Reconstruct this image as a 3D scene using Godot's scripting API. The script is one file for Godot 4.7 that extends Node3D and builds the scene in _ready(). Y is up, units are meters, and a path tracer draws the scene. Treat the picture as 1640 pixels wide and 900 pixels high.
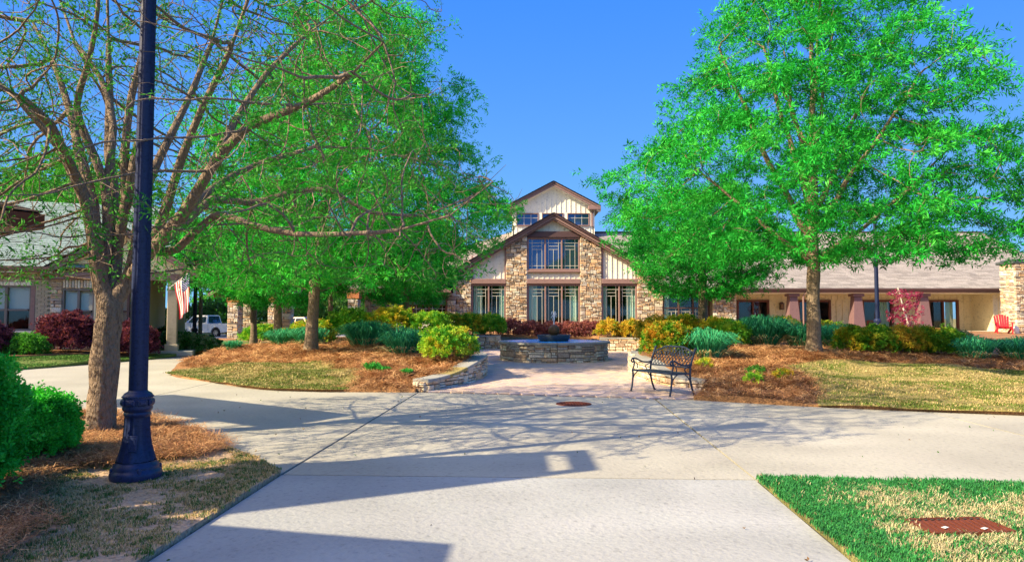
extends Node3D
# A landscaped forecourt: fountain plaza and stone-fronted clubhouse seen across a concrete drive.
# x to the right, y up, the view runs along -z; comments give depth as d = -z.

const UP := Vector3.UP
var M := {}
var rng := RandomNumberGenerator.new()
var used := {}
var noise := FastNoiseLite.new()

# ---------------------------------------------------------------- shapes
class MB:
	var v := PackedVector3Array()
	var n := PackedVector3Array()
	var c := PackedColorArray()
	var uv := PackedVector2Array()
	var idx := PackedInt32Array()
	var col := Color(1, 1, 1)
	var bump: FastNoiseLite = null   # furrows of bark
	func V3(a: float, b: float, d: float) -> Vector3: return Vector3(a, b, d)
	func tri(a: Vector3, b: Vector3, d: Vector3) -> void:
		# a, b, d counter-clockwise seen from the front
		var nn := (b - a).cross(d - a).normalized()
		var s := v.size()
		for p in [a, b, d]:
			v.append(p); n.append(nn); c.append(col); uv.append(Vector2(p.x, p.y))
		idx.append_array([s, s + 2, s + 1])
	func quad(a: Vector3, b: Vector3, d: Vector3, e: Vector3) -> void:
		var nn := (d - a).cross(e - b).normalized()
		var s := v.size()
		var k := 0
		for p in [a, b, d, e]:
			v.append(p); n.append(nn); c.append(col); uv.append([Vector2(0, 0), Vector2(1, 0), Vector2(1, 1), Vector2(0, 1)][k]); k += 1
		idx.append_array([s, s + 2, s + 1, s, s + 3, s + 2])
	# box with its vertical and horizontal edges chamfered by r
	func box(ctr: Vector3, size: Vector3, b := Basis(), r := 0.0) -> void:
		var h := size * 0.5
		if r <= 0.0:
			for f in [[Vector3.RIGHT, Vector3.UP], [Vector3.LEFT, Vector3.UP], [Vector3.BACK, Vector3.UP], [Vector3.FORWARD, Vector3.UP], [Vector3.UP, Vector3.FORWARD], [Vector3.DOWN, Vector3.FORWARD]]:
				var nn: Vector3 = f[0]
				var up: Vector3 = f[1]
				var rt := up.cross(nn)
				var o := []
				for q in [[-1, -1], [1, -1], [1, 1], [-1, 1]]:
					o.append(ctr + b * ((nn + rt * q[0] + up * q[1]) * h))
				quad(o[0], o[1], o[2], o[3])
			return
		r = minf(r, minf(h.x, minf(h.y, h.z)) * 0.9)
		var axes := [Vector3.RIGHT, Vector3.UP, Vector3.BACK]
		for ax in 3:
			for s in [-1.0, 1.0]:
				var nn: Vector3 = axes[ax] * s
				var up: Vector3 = axes[(ax + 1) % 3]
				var rt := up.cross(nn)
				var hr := absf(rt.dot(h)) - r
				var hu := absf(up.dot(h)) - r
				var hn := absf(nn.dot(h))
				var o := []
				for q in [[-1, -1], [1, -1], [1, 1], [-1, 1]]:
					o.append(ctr + b * (nn * hn + rt * (q[0] * hr) + up * (q[1] * hu)))
				quad(o[0], o[1], o[2], o[3])
		for ax in 3:
			var e: Vector3 = axes[ax]
			var p: Vector3 = axes[(ax + 1) % 3]
			var q: Vector3 = axes[(ax + 2) % 3]
			var le := absf(e.dot(h)) - r
			for sp in [-1.0, 1.0]:
				for sq in [-1.0, 1.0]:
					var A: Vector3 = p * sp * absf(p.dot(h)) + q * sq * (absf(q.dot(h)) - r)
					var B: Vector3 = p * sp * (absf(p.dot(h)) - r) + q * sq * absf(q.dot(h))
					var o := [A - e * le, A + e * le, B + e * le, B - e * le]
					if (o[1] - o[0]).cross(o[3] - o[0]).dot(A + B) < 0: o = [o[0], o[3], o[2], o[1]]
					quad(ctr + b * o[0], ctr + b * o[1], ctr + b * o[2], ctr + b * o[3])
		for sx in [-1.0, 1.0]:
			for sy in [-1.0, 1.0]:
				for sz in [-1.0, 1.0]:
					var S := Vector3(sx, sy, sz)
					var a := Vector3(h.x, h.y - r, h.z - r) * S
					var d := Vector3(h.x - r, h.y, h.z - r) * S
					var g := Vector3(h.x - r, h.y - r, h.z) * S
					if sx * sy * sz > 0: tri(ctr + b * a, ctr + b * d, ctr + b * g)
					else: tri(ctr + b * a, ctr + b * g, ctr + b * d)
	# from p to q with a rectangular section w (sideways) by t (along up)
	func bar(p: Vector3, q: Vector3, w: float, t: float, up := Vector3.UP, r := 0.0) -> void:
		var z := (q - p).normalized()
		var x := up.cross(z).normalized()
		if x.length() < 0.5: x = Vector3.RIGHT.cross(z).normalized()
		var y := z.cross(x)
		box((p + q) * 0.5, Vector3(w, t, (q - p).length()), Basis(x, y, z), r)
	func tube(pts: PackedVector3Array, rad: PackedFloat32Array, sides := 6, cap := true) -> void:
		var m := pts.size()
		var s0 := v.size()
		var t0 := (pts[1] - pts[0]).normalized()
		var x := t0.cross(Vector3(0.31, 0.87, 0.37)).normalized()
		for i in m:
			var t := (pts[mini(i + 1, m - 1)] - pts[maxi(i - 1, 0)]).normalized()
			x = (x - t * x.dot(t)).normalized()
			var y := t.cross(x)
			for k in sides:
				var a := TAU * k / sides
				var dir := x * cos(a) + y * sin(a)
				var rr := rad[i]
				if bump and rr > 0.035:
					var q := (pts[i] + dir * rr) * V3(16.0, 3.0, 16.0)
					rr *= 1.0 + 0.13 * bump.get_noise_3dv(q)
				v.append(pts[i] + dir * rr); n.append((dir + x * 0.0).normalized()); c.append(col); uv.append(Vector2(float(k) / sides, i))
		for i in m - 1:
			for k in sides:
				var a := s0 + i * sides + k
				var b := s0 + i * sides + (k + 1) % sides
				idx.append_array([a, b + sides, b, a, a + sides, b + sides])
		if cap:
			for e in [0, m - 1]:
				var ci := v.size()
				var t := (pts[1] - pts[0]).normalized() * -1.0 if e == 0 else (pts[m - 1] - pts[m - 2]).normalized()
				v.append(pts[e]); n.append(t); c.append(col); uv.append(Vector2.ZERO)
				for k in sides: v.append(v[s0 + e * sides + k]); n.append(t); c.append(col); uv.append(Vector2.ZERO)
				for k in sides:
					if e == 0: idx.append_array([ci, ci + 1 + k, ci + 1 + (k + 1) % sides])
					else: idx.append_array([ci, ci + 1 + (k + 1) % sides, ci + 1 + k])
	# profile of (radius, height) turned round the y axis; flute > 0 presses that many grooves
	func lathe(prof: Array, segs: int, at := Vector3.ZERO, flutes := 0, depth := 0.0) -> void:
		var m := prof.size()
		var s0 := v.size()
		for i in m:
			var p: Vector2 = prof[i]
			var a: Vector2 = prof[maxi(i - 1, 0)]
			var b: Vector2 = prof[mini(i + 1, m - 1)]
			var tn := (b - a).normalized()
			for k in segs:
				var an := TAU * k / segs
				var r := p.x
				if flutes > 0: r -= depth * pow(absf(sin(an * flutes * 0.5)), 0.7)
				v.append(at + Vector3(cos(an) * r, p.y, sin(an) * r))
				n.append(Vector3(cos(an) * tn.y, -tn.x, sin(an) * tn.y).normalized()); c.append(col); uv.append(Vector2(float(k) / segs, float(i) / m))
		for i in m - 1:
			for k in segs:
				var a := s0 + i * segs + k
				var b := s0 + i * segs + (k + 1) % segs
				idx.append_array([a, b, b + segs, a, b + segs, a + segs])
	# outline (counter-clockwise in its own x-y) pushed along +z by depth, placed by xf
	func prism(poly: PackedVector2Array, depth: float, xf := Transform3D()) -> void:
		var t := Geometry2D.triangulate_polygon(poly)
		for k in range(0, t.size(), 3):
			var P := [poly[t[k]], poly[t[k + 1]], poly[t[k + 2]]]
			if (P[1] - P[0]).cross(P[2] - P[0]) < 0: P.reverse()
			tri(xf * Vector3(P[0].x, P[0].y, depth), xf * Vector3(P[1].x, P[1].y, depth), xf * Vector3(P[2].x, P[2].y, depth))
			tri(xf * Vector3(P[2].x, P[2].y, 0), xf * Vector3(P[1].x, P[1].y, 0), xf * Vector3(P[0].x, P[0].y, 0))
		var ccw := not Geometry2D.is_polygon_clockwise(poly)
		for k in poly.size():
			var a := poly[k]
			var b := poly[(k + 1) % poly.size()]
			if not ccw:
				var s := a; a = b; b = s
			quad(xf * Vector3(a.x, a.y, 0), xf * Vector3(b.x, b.y, 0), xf * Vector3(b.x, b.y, depth), xf * Vector3(a.x, a.y, depth))
	func ball(ctr: Vector3, r: Vector3, segs := 12, rings := 8, nz: FastNoiseLite = null, amp := 0.0) -> void:
		var s0 := v.size()
		for i in rings + 1:
			var th := PI * i / rings
			for k in segs:
				var a := TAU * k / segs
				var d := Vector3(sin(th) * cos(a), cos(th), sin(th) * sin(a))
				var f := 1.0 + (nz.get_noise_3dv(d * 2.0 + ctr) * amp if nz else 0.0)
				v.append(ctr + d * r * f); n.append((d / r).normalized()); c.append(col); uv.append(Vector2(float(k) / segs, float(i) / rings))
		for i in rings:
			for k in segs:
				var a := s0 + i * segs + k
				var b := s0 + i * segs + (k + 1) % segs
				idx.append_array([a, b + segs, b, a, a + segs, b + segs])
	func mesh() -> ArrayMesh:
		var arr := []
		arr.resize(Mesh.ARRAY_MAX)
		arr[Mesh.ARRAY_VERTEX] = v; arr[Mesh.ARRAY_NORMAL] = n; arr[Mesh.ARRAY_COLOR] = c; arr[Mesh.ARRAY_TEX_UV] = uv; arr[Mesh.ARRAY_INDEX] = idx
		var m := ArrayMesh.new()
		m.add_surface_from_arrays(Mesh.PRIMITIVE_TRIANGLES, arr)
		return m

# ---------------------------------------------------------------- scene tree
func V(x: float, y: float, z: float) -> Vector3: return Vector3(x, y, z)
func lin(r: float, g: float, b: float) -> Color: return Color(r, g, b).linear_to_srgb()
func numbered(called: String) -> String:
	if not used.has(called):
		used[called] = 0
		return called
	used[called] += 1
	return "%s_%03d" % [called, used[called]]
func tag(o: Node3D, label: String, category: String, group := "") -> Node3D:
	o.set_meta("label", label); o.set_meta("category", category)
	if group != "": o.set_meta("group", group)
	return o
func thing(called: String, label: String, category: String, at := Vector3.ZERO, turn := 0.0, group := "") -> Node3D:
	var o := Node3D.new()
	o.name = numbered(called); add_child(o)
	o.position = at; o.rotation.y = turn
	tag(o, label, category, group)
	return o
func part(called: String, mesh: Mesh, mat: Material, parent: Node3D, at := Transform3D()) -> MeshInstance3D:
	var o := MeshInstance3D.new()
	o.mesh = mesh; o.material_override = mat
	if parent == null:
		o.name = numbered(called); add_child(o)
	else:
		o.name = called; parent.add_child(o, true)
	o.transform = at
	return o
func put(called: String, mb: MB, mat: Material, parent: Node3D) -> MeshInstance3D:
	return part(called, mb.mesh(), mat, parent)
func struct(called: String, mesh: Mesh, mat: Material) -> MeshInstance3D:
	var o := part(called, mesh, mat, null)
	o.set_meta("kind", "structure")
	return o
func holder(called: String, parent: Node3D) -> Node3D:   # a part that only carries its pieces
	var o := Node3D.new()
	o.name = called; parent.add_child(o, true)
	return o
func boxp(called: String, ctr: Vector3, size: Vector3, mat: Material, parent: Node3D, r := 0.0, b := Basis()) -> MeshInstance3D:
	var m := MB.new()
	m.box(ctr, size, b, r)
	return put(called, m, mat, parent)
func multi(called: String, mesh: Mesh, xf: Array, cols: PackedColorArray, mat: Material, parent: Node3D) -> MultiMeshInstance3D:
	var mm := MultiMesh.new()
	mm.transform_format = MultiMesh.TRANSFORM_3D
	mm.use_colors = true
	mm.mesh = mesh
	mm.instance_count = xf.size()
	for i in xf.size():
		mm.set_instance_transform(i, xf[i])
		mm.set_instance_color(i, cols[i])
	var o := MultiMeshInstance3D.new()
	o.multimesh = mm; o.material_override = mat
	if parent == null:
		o.name = numbered(called); add_child(o)
	else:
		o.name = called; parent.add_child(o, true)
	o.set_meta("kind", "stuff")
	return o

# ---------------------------------------------------------------- materials
func ntex(seed_: int, freq: float, oct: int, cols: Array, as_normal := 0.0, size := 512, kind := FastNoiseLite.TYPE_SIMPLEX_SMOOTH) -> NoiseTexture2D:
	var f := FastNoiseLite.new()
	f.seed = seed_; f.frequency = freq; f.noise_type = kind
	f.fractal_octaves = oct; f.fractal_gain = 0.6
	var t := NoiseTexture2D.new()
	t.width = size; t.height = size; t.seamless = true; t.noise = f
	if as_normal > 0.0:
		t.as_normal_map = true; t.bump_strength = as_normal
	else:
		var g := Gradient.new()
		var offs := PackedFloat32Array()
		var cc := PackedColorArray()
		for i in cols.size():
			offs.append(float(i) / (cols.size() - 1)); cc.append(cols[i])
		g.offsets = offs; g.colors = cc
		t.color_ramp = g
	return t
func grey(a: float) -> Color: return Color(a, a, a)
func mat(color: Color, rough := 0.8, tex: Texture2D = null, scale := 1.0, nrm: Texture2D = null, nscale := 1.0, vcol := true) -> StandardMaterial3D:
	var m := StandardMaterial3D.new()
	m.albedo_color = color; m.roughness = rough; m.vertex_color_use_as_albedo = vcol
	m.metallic_specular = 0.4
	if tex or nrm:
		m.uv1_triplanar = true; m.uv1_world_triplanar = true
		m.uv1_scale = Vector3.ONE * scale
	if tex: m.albedo_texture = tex
	if nrm:
		m.normal_enabled = true; m.normal_texture = nrm; m.normal_scale = nscale
	return m
func leafmat(back: Color, rough := 0.5) -> StandardMaterial3D:
	var m := StandardMaterial3D.new()
	m.vertex_color_use_as_albedo = true
	m.roughness = rough; m.metallic_specular = 0.3
	m.cull_mode = BaseMaterial3D.CULL_DISABLED
	m.backlight_enabled = true; m.backlight = back
	return m

func make_materials() -> void:
	var speck := ntex(3, 0.09, 4, [grey(0.8), grey(1.0), grey(0.86)])
	var fine_n := ntex(4, 0.08, 4, [], 3.0)
	var rough_n := ntex(5, 0.035, 5, [], 9.0)
	var soft := ntex(6, 0.012, 4, [grey(0.84), grey(1.0), grey(0.93)])
	M.concrete = mat(grey(1.0), 0.85, ntex(7, 0.03, 5, [grey(0.80), grey(0.97), grey(1.0), grey(0.9)], 0.0, 1024), 0.33, fine_n, 0.25)
	M.joint = mat(lin(0.05, 0.05, 0.045), 0.95)
	M.soil = mat(grey(1.0), 0.95, ntex(8, 0.05, 5, [grey(0.6), grey(1.0), grey(0.75)]), 0.5, rough_n, 0.7)
	M.straw = mat(grey(1.0), 0.95, ntex(9, 0.06, 5, [grey(0.45), grey(1.0), grey(0.6), grey(0.95)]), 0.9, rough_n, 1.0)
	M.turf = mat(grey(1.0), 0.95, ntex(10, 0.07, 5, [grey(0.55), grey(1.0), grey(0.7)]), 0.8, rough_n, 0.8)
	M.paver = mat(grey(1.0), 0.9, speck, 2.0, fine_n, 0.4)
	M.stone = mat(grey(1.0), 0.9, ntex(11, 0.02, 5, [Color(0.62, 0.58, 0.52), Color(1, 0.98, 0.94), Color(0.8, 0.76, 0.7), Color(1, 0.94, 0.85)]), 1.1, rough_n, 0.8)
	M.mortar = mat(lin(0.13, 0.1, 0.075), 0.95, speck, 2.0)
	M.cap = mat(lin(0.34, 0.34, 0.33), 0.8, soft, 1.2, rough_n, 0.35)
	M.siding = mat(lin(0.84, 0.82, 0.73), 0.7, soft, 0.6)
	M.siding_warm = mat(lin(0.83, 0.73, 0.50), 0.7, soft, 0.6)
	M.trim = mat(lin(0.26, 0.165, 0.16), 0.55, soft, 1.0)
	M.trim_dark = mat(lin(0.085, 0.05, 0.055), 0.5, soft, 1.0)
	M.trim_red = mat(lin(0.16, 0.06, 0.045), 0.55, soft, 1.0)
	M.roof = mat(grey(1.0), 0.95, ntex(12, 0.045, 4, [grey(0.7), grey(1.0), grey(0.8), grey(0.98)], 0.0, 512, FastNoiseLite.TYPE_CELLULAR), 0.55, rough_n, 0.5)
	M.muntin = mat(lin(0.55, 0.55, 0.5), 0.5)
	M.curtain = mat(lin(0.45, 0.76, 0.66), 0.8)
	M.curtain.cull_mode = BaseMaterial3D.CULL_DISABLED
	M.blind = mat(lin(0.45, 0.52, 0.5), 0.8)
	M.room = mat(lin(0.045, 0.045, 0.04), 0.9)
	var g := StandardMaterial3D.new()
	g.transparency = BaseMaterial3D.TRANSPARENCY_ALPHA
	g.albedo_color = Color(0.1, 0.14, 0.13, 0.06); g.roughness = 0.02; g.metallic_specular = 0.5
	M.glass = g
	M.column = mat(lin(0.19, 0.115, 0.13), 0.6, soft, 1.0)
	M.post_beige = mat(lin(0.42, 0.37, 0.29), 0.7, soft, 0.6)
	M.porch_floor = mat(lin(0.6, 0.56, 0.48), 0.8, soft, 1.0)
	var gb := StandardMaterial3D.new()   # coated panes that mirror the sky
	gb.albedo_color = lin(0.07, 0.12, 0.22); gb.metallic = 0.75; gb.roughness = 0.04
	M.glass_sky = gb
	M.iron = mat(lin(0.024, 0.038, 0.11), 0.36, ntex(13, 0.03, 5, [grey(0.5), grey(1.0), grey(0.7)]), 1.5, fine_n, 0.15)
	M.bench = mat(lin(0.045, 0.065, 0.11), 0.4, ntex(13, 0.05, 3, [grey(0.75), grey(1.0)]), 2.5, fine_n, 0.15)
	M.rust = mat(lin(0.16, 0.05, 0.03), 0.9, ntex(14, 0.05, 5, [Color(0.5, 0.45, 0.45), Color(1, 0.9, 0.85), Color(0.75, 0.6, 0.55)]), 1.6, rough_n, 0.5)
	M.bark = mat(lin(0.30, 0.225, 0.175), 0.95, ntex(15, 0.03, 5, [grey(0.3), grey(0.85), grey(1.0), grey(0.5)]), 2.2, rough_n, 2.2)
	M.bark.uv1_scale = Vector3(1.8, 0.45, 1.8)
	M.bark_grey = mat(lin(0.34, 0.26, 0.19), 0.95, ntex(16, 0.03, 5, [grey(0.4), grey(0.95), grey(0.65)]), 1.6, rough_n, 1.4)
	M.bark_grey.uv1_scale = Vector3(1.6, 0.4, 1.6)
	M.cutwood = mat(lin(0.5, 0.38, 0.26), 0.85, speck, 3.0)
	M.water = mat(lin(0.04, 0.38, 0.95), 0.22, null, 1.0, ntex(17, 0.02, 3, [], 2.0), 0.25)
	M.water.uv1_triplanar = true; M.water.uv1_world_triplanar = true; M.water.metallic_specular = 0.25
	M.basin = mat(lin(0.06, 0.25, 0.5), 0.6, soft, 1.0)
	var jet := StandardMaterial3D.new()
	jet.transparency = BaseMaterial3D.TRANSPARENCY_ALPHA
	jet.albedo_color = Color(0.95, 0.97, 1.0, 0.75); jet.roughness = 0.25
	M.jet = jet
	M.bowl = mat(lin(0.06, 0.075, 0.08), 0.5, speck, 1.5, rough_n, 0.4)
	M.ballstone = mat(lin(0.24, 0.13, 0.06), 0.6, ntex(18, 0.02, 4, [grey(0.5), grey(1.0)]), 2.0, rough_n, 0.5)
	M.brick = mat(grey(1.0), 0.9, speck, 3.0, rough_n, 0.4)
	M.paint_white = mat(lin(0.8, 0.8, 0.8), 0.3); M.paint_white.clearcoat_enabled = true
	M.paint_tan = mat(lin(0.6, 0.4, 0.33), 0.3); M.paint_tan.clearcoat_enabled = true; M.paint_tan.metallic = 0.2
	M.rubber = mat(lin(0.02, 0.02, 0.02), 0.85)
	M.metal = mat(lin(0.5, 0.5, 0.52), 0.3); M.metal.metallic = 0.8
	M.red = mat(lin(0.62, 0.015, 0.03), 0.5)
	M.red_lamp = mat(lin(0.45, 0.01, 0.02), 0.2)
	M.cushion = mat(lin(0.75, 0.7, 0.62), 0.9)
	M.terracotta = mat(lin(0.52, 0.2, 0.09), 0.85, speck, 2.0)
	M.wood = mat(lin(0.4, 0.17, 0.06), 0.6, soft, 2.0)
	M.amber = mat(lin(0.25, 0.14, 0.05), 0.3)
	M.pole_white = mat(lin(0.7, 0.7, 0.68), 0.4)
	M.leaf = leafmat(Color(0.8, 0.8, 0.5)); M.leaf_dense = leafmat(Color(0.9, 0.9, 0.6), 0.42)
	M.needle = leafmat(Color(0.1, 0.1, 0.1), 0.8)
	M.blade = leafmat(Color(0.4, 0.4, 0.25), 0.6)

# ---------------------------------------------------------------- the place
var EL := []   # spot heights (x, d, height)
func elev(x: float, d: float) -> float:
	var sw := 0.0
	var sh := 0.0
	for p in EL:
		var q: Vector3 = p
		var dx := x - q.x
		var dz := d - q.y
		var r := dx * dx + dz * dz + 0.02
		var w := 1.0 / (r * r)
		sw += w; sh += w * q.z
	return sh / sw
func base_drop(x: float, d: float) -> float:
	return -0.06 - 0.22 * smoothstep(36.0, 58.0, d) * smoothstep(-4.0, -14.0, x)
func P2(a: Array) -> PackedVector2Array:
	var o := PackedVector2Array()
	for k in range(0, a.size(), 2): o.append(Vector2(a[k], a[k + 1]))
	return o
func curve2(a: Array, sub := 6, closed := false) -> PackedVector2Array:   # smooth line through x, d pairs
	var p := P2(a)
	var o := PackedVector2Array()
	var n := p.size()
	for i in (n if closed else n - 1):
		var p0 := p[(i - 1 + n) % n] if closed or i > 0 else p[i]
		var p1 := p[i]
		var p2 := p[(i + 1) % n]
		var p3 := p[(i + 2) % n] if closed or i < n - 2 else p2
		for k in sub: o.append(p1.cubic_interpolate(p2, p0, p3, float(k) / sub))
	if not closed: o.append(p[n - 1])
	return o
func join2(parts: Array) -> PackedVector2Array:
	var o := PackedVector2Array()
	for q in parts:
		for p in q:
			if o.is_empty() or o[o.size() - 1].distance_to(p) > 0.01: o.append(p)
	return o
func rev2(a: PackedVector2Array) -> PackedVector2Array:
	var o := a.duplicate()
	o.reverse()
	return o
# a sheet over an outline in (x, d): heights from yf(x, d), colours from cf(x, d); skirt hangs from its rim
func sheet(poly: PackedVector2Array, step: float, yf: Callable, cf: Callable, skirt := 0.0) -> ArrayMesh:
	var rim := PackedVector2Array()
	for i in poly.size():
		var a := poly[i]
		var b := poly[(i + 1) % poly.size()]
		var k := maxi(1, int(ceil(a.distance_to(b) / step)))
		for j in k: rim.append(a.lerp(b, float(j) / k))
	var pts := rim.duplicate()
	var lo := poly[0]
	var hi := poly[0]
	for p in poly: lo = lo.min(p); hi = hi.max(p)
	var r := RandomNumberGenerator.new()
	r.seed = 5
	var near := step * 0.55
	var y := lo.y + step * 0.5
	while y < hi.y:
		var x := lo.x + step * 0.5
		while x < hi.x:
			var p := Vector2(x, y) + Vector2(r.randf_range(-0.2, 0.2), r.randf_range(-0.2, 0.2)) * step
			if Geometry2D.is_point_in_polygon(p, poly):
				var ok := true
				for q in rim:
					if absf(q.x - p.x) < near and q.distance_squared_to(p) < near * near:
						ok = false
						break
				if ok: pts.append(p)
			x += step
		y += step
	var t := Geometry2D.triangulate_delaunay(pts)
	var m := MB.new()
	for p in pts:
		m.v.append(V(p.x, yf.call(p.x, p.y), -p.y)); m.n.append(Vector3.ZERO); m.c.append(cf.call(p.x, p.y)); m.uv.append(p)
	for k in range(0, t.size(), 3):
		var c := (pts[t[k]] + pts[t[k + 1]] + pts[t[k + 2]]) / 3.0
		if not Geometry2D.is_point_in_polygon(c, poly): continue
		var A := m.v[t[k]]
		var nn := (m.v[t[k + 1]] - A).cross(m.v[t[k + 2]] - A)
		if nn.length() < 1e-7: continue
		if nn.y < 0:
			nn = -nn
			m.idx.append_array([t[k], t[k + 1], t[k + 2]])
		else: m.idx.append_array([t[k], t[k + 2], t[k + 1]])
		for q in 3: m.n[t[k + q]] += nn
	for i in m.n.size(): m.n[i] = m.n[i].normalized() if m.n[i].length() > 1e-9 else UP
	if skirt > 0.0:
		var cw := Geometry2D.is_polygon_clockwise(rim)
		for i in rim.size():
			var a := m.v[i]
			var b := m.v[(i + 1) % rim.size()]
			m.col = m.c[i]
			var dn := UP * -skirt
			if cw: m.quad(b + dn, a + dn, a, b)
			else: m.quad(a + dn, b + dn, b, a)
	return m.mesh()
func inside_any(p: Vector2, polys: Array) -> bool:
	for q in polys:
		if Geometry2D.is_point_in_polygon(p, q): return true
	return false
func scatter(poly: PackedVector2Array, count: int, seed_: int) -> PackedVector2Array:
	var lo := poly[0]
	var hi := poly[0]
	for p in poly: lo = lo.min(p); hi = hi.max(p)
	var r := RandomNumberGenerator.new()
	r.seed = seed_
	var o := PackedVector2Array()
	var tries := 0
	while o.size() < count and tries < count * 12:
		tries += 1
		var p := Vector2(r.randf_range(lo.x, hi.x), r.randf_range(lo.y, hi.y))
		if Geometry2D.is_point_in_polygon(p, poly): o.append(p)
	return o
func edge_dist(p: Vector2, line: PackedVector2Array) -> float:
	var best := 1e9
	for i in line.size() - 1:
		best = minf(best, p.distance_to(Geometry2D.get_closest_point_to_segment(p, line[i], line[i + 1])))
	return best

# ---------------------------------------------------------------- small growing things
func tuft_mesh(blades: int, h: float, w: float, spread: float, seed_: int, lean := 0.5) -> ArrayMesh:
	var r := RandomNumberGenerator.new()
	r.seed = seed_
	var m := MB.new()
	for i in blades:
		var a := r.randf() * TAU
		var o := Vector3(cos(a), 0, sin(a)) * spread * sqrt(r.randf())
		var b := r.randf() * TAU
		var side := Vector3(cos(b), 0, sin(b)) * w * 0.5
		var out := Vector3(-sin(b), 0, cos(b)) * r.randf_range(0.1, lean)
		var hh := h * r.randf_range(0.6, 1.1)
		var g := r.randf_range(0.75, 1.15)
		m.col = Color(g, g, g)
		var mid := o + UP * hh * 0.6 + out * hh * 0.35
		var tip := o + UP * hh * (1.0 - lean * 0.25) + out * hh
		m.quad(o - side, o + side, mid + side * 0.8, mid - side * 0.8)
		m.tri(mid - side * 0.8, mid + side * 0.8, tip)
	return m.mesh()
func needle_mesh(count: int, length: float, w: float, seed_: int) -> ArrayMesh:
	var r := RandomNumberGenerator.new()
	r.seed = seed_
	var m := MB.new()
	for i in count:
		var o := V(r.randfn() * 0.09, r.randf() * 0.03, r.randfn() * 0.09)
		var a := r.randf() * TAU
		var t := V(cos(a), r.randf_range(-0.12, 0.3), sin(a)) * length * r.randf_range(0.5, 1.1)
		var s := V(-sin(a), 0, cos(a)) * w
		var bend := s.normalized() * length * r.randf_range(-0.2, 0.2) + UP * 0.015
		var g := r.randf_range(0.6, 1.25)
		m.col = Color(g, g, g)
		m.quad(o - s, o + s, o + t * 0.5 + bend + s, o + t * 0.5 + bend - s)
		m.tri(o + t * 0.5 + bend - s, o + t * 0.5 + bend + s, o + t)
	return m.mesh()
# a spray of leaves along a short twig that runs along +y
func spray_mesh(leaves: int, length: float, ll: float, lw: float, seed_: int, spread := 1.0, stem := true) -> ArrayMesh:
	var r := RandomNumberGenerator.new()
	r.seed = seed_
	var m := MB.new()
	if stem:
		m.col = Color(0.9, 0.62, 0.5)
		m.tri(V(-0.004, 0, 0), V(0.004, 0, 0), V(0, length, 0))
	for i in leaves:
		var f := (i + 0.6) / leaves
		var a := r.randf() * TAU
		var rad := Vector3(cos(a), 0, sin(a))
		var dir := (rad * spread + UP * r.randf_range(0.2, 0.9)).normalized()
		var o := V(0, length * f, 0) + rad * 0.01
		var side := dir.cross(Vector3(r.randfn(), r.randfn(), r.randfn())).normalized() * lw * 0.5
		var nn := side.cross(dir).normalized()
		var l := ll * r.randf_range(0.7, 1.2)
		var g := r.randf_range(0.72, 1.25)
		m.col = Color(g * r.randf_range(0.9, 1.15), g, g * r.randf_range(0.8, 1.1))
		var mid := o + dir * l * 0.45 + nn * lw * 0.12
		m.tri(o, mid + side, o + dir * l)
		m.tri(o, o + dir * l, mid - side)
	return m.mesh()
var LEAVES := {}
func any_basis(up: Vector3, r: RandomNumberGenerator, s: float) -> Basis:
	var y := up.normalized()
	var x := y.cross(Vector3(r.randfn(), r.randfn(), r.randfn())).normalized()
	return Basis(x * s, y * s, x.cross(y) * s)
func mixc(a: Color, b: Color, t: float) -> Color: return a.lerp(b, t)
# a shrub: leaf sprays through a lumpy ellipsoid, over stems
func shrub(called: String, label: String, category: String, at: Vector3, rad: Vector3, count: int, pal: Array, leaf: Mesh, seed_: int, group := "", size := 1.0, turn := 0.0) -> Node3D:
	var t := thing(called, label, category, at, turn, group)
	var r := RandomNumberGenerator.new()
	r.seed = seed_
	var xf := []
	var cols := PackedColorArray()
	var nz := FastNoiseLite.new()
	nz.seed = seed_; nz.frequency = 1.1
	for i in count:
		var d := Vector3(r.randfn(), r.randfn(), r.randfn()).normalized()
		if d.y < -0.35: d.y = -d.y
		var lump := 1.0 + nz.get_noise_3dv(d * 1.5) * 0.36 + nz.get_noise_3dv(d * 5.0 + at) * 0.14
		var depth := 1.0 - 0.42 * pow(r.randf(), 2.6)
		if r.randf() < 0.06: depth *= r.randf_range(1.04, 1.2)
		var p := V(d.x * rad.x, d.y * rad.y, d.z * rad.z) * lump * depth + UP * rad.y * 0.62
		if p.y < 0.02: p.y = r.randf_range(0.02, 0.12)
		var up := (V(d.x / rad.x, d.y / rad.y, d.z / rad.z).normalized() + UP * 0.45 + Vector3(r.randfn(), r.randfn(), r.randfn()) * 0.3)
		xf.append(Transform3D(any_basis(up, r, size * r.randf_range(0.7, 1.25)), p))
		var k := clampf(nz.get_noise_3dv(p * 2.2 + at) * 1.1 + 0.5 + r.randfn() * 0.18, 0, 0.999) * (pal.size() - 1)
		cols.append(mixc(pal[int(k)], pal[mini(int(k) + 1, pal.size() - 1)], k - int(k)))
	multi("foliage", leaf, xf, cols, M.leaf_dense, t)
	var s := MB.new()
	for i in 7:
		var a := TAU * i / 7 + r.randf()
		var e := V(cos(a) * rad.x * 0.6, rad.y * r.randf_range(0.9, 1.3), sin(a) * rad.z * 0.6)
		s.tube(PackedVector3Array([V(cos(a) * 0.05, -0.05, sin(a) * 0.05), e * 0.5 + V(0, 0.05, 0), e]), PackedFloat32Array([0.014, 0.01, 0.004]), 4)
	put("stems", s, M.bark_grey, t)
	return t
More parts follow.
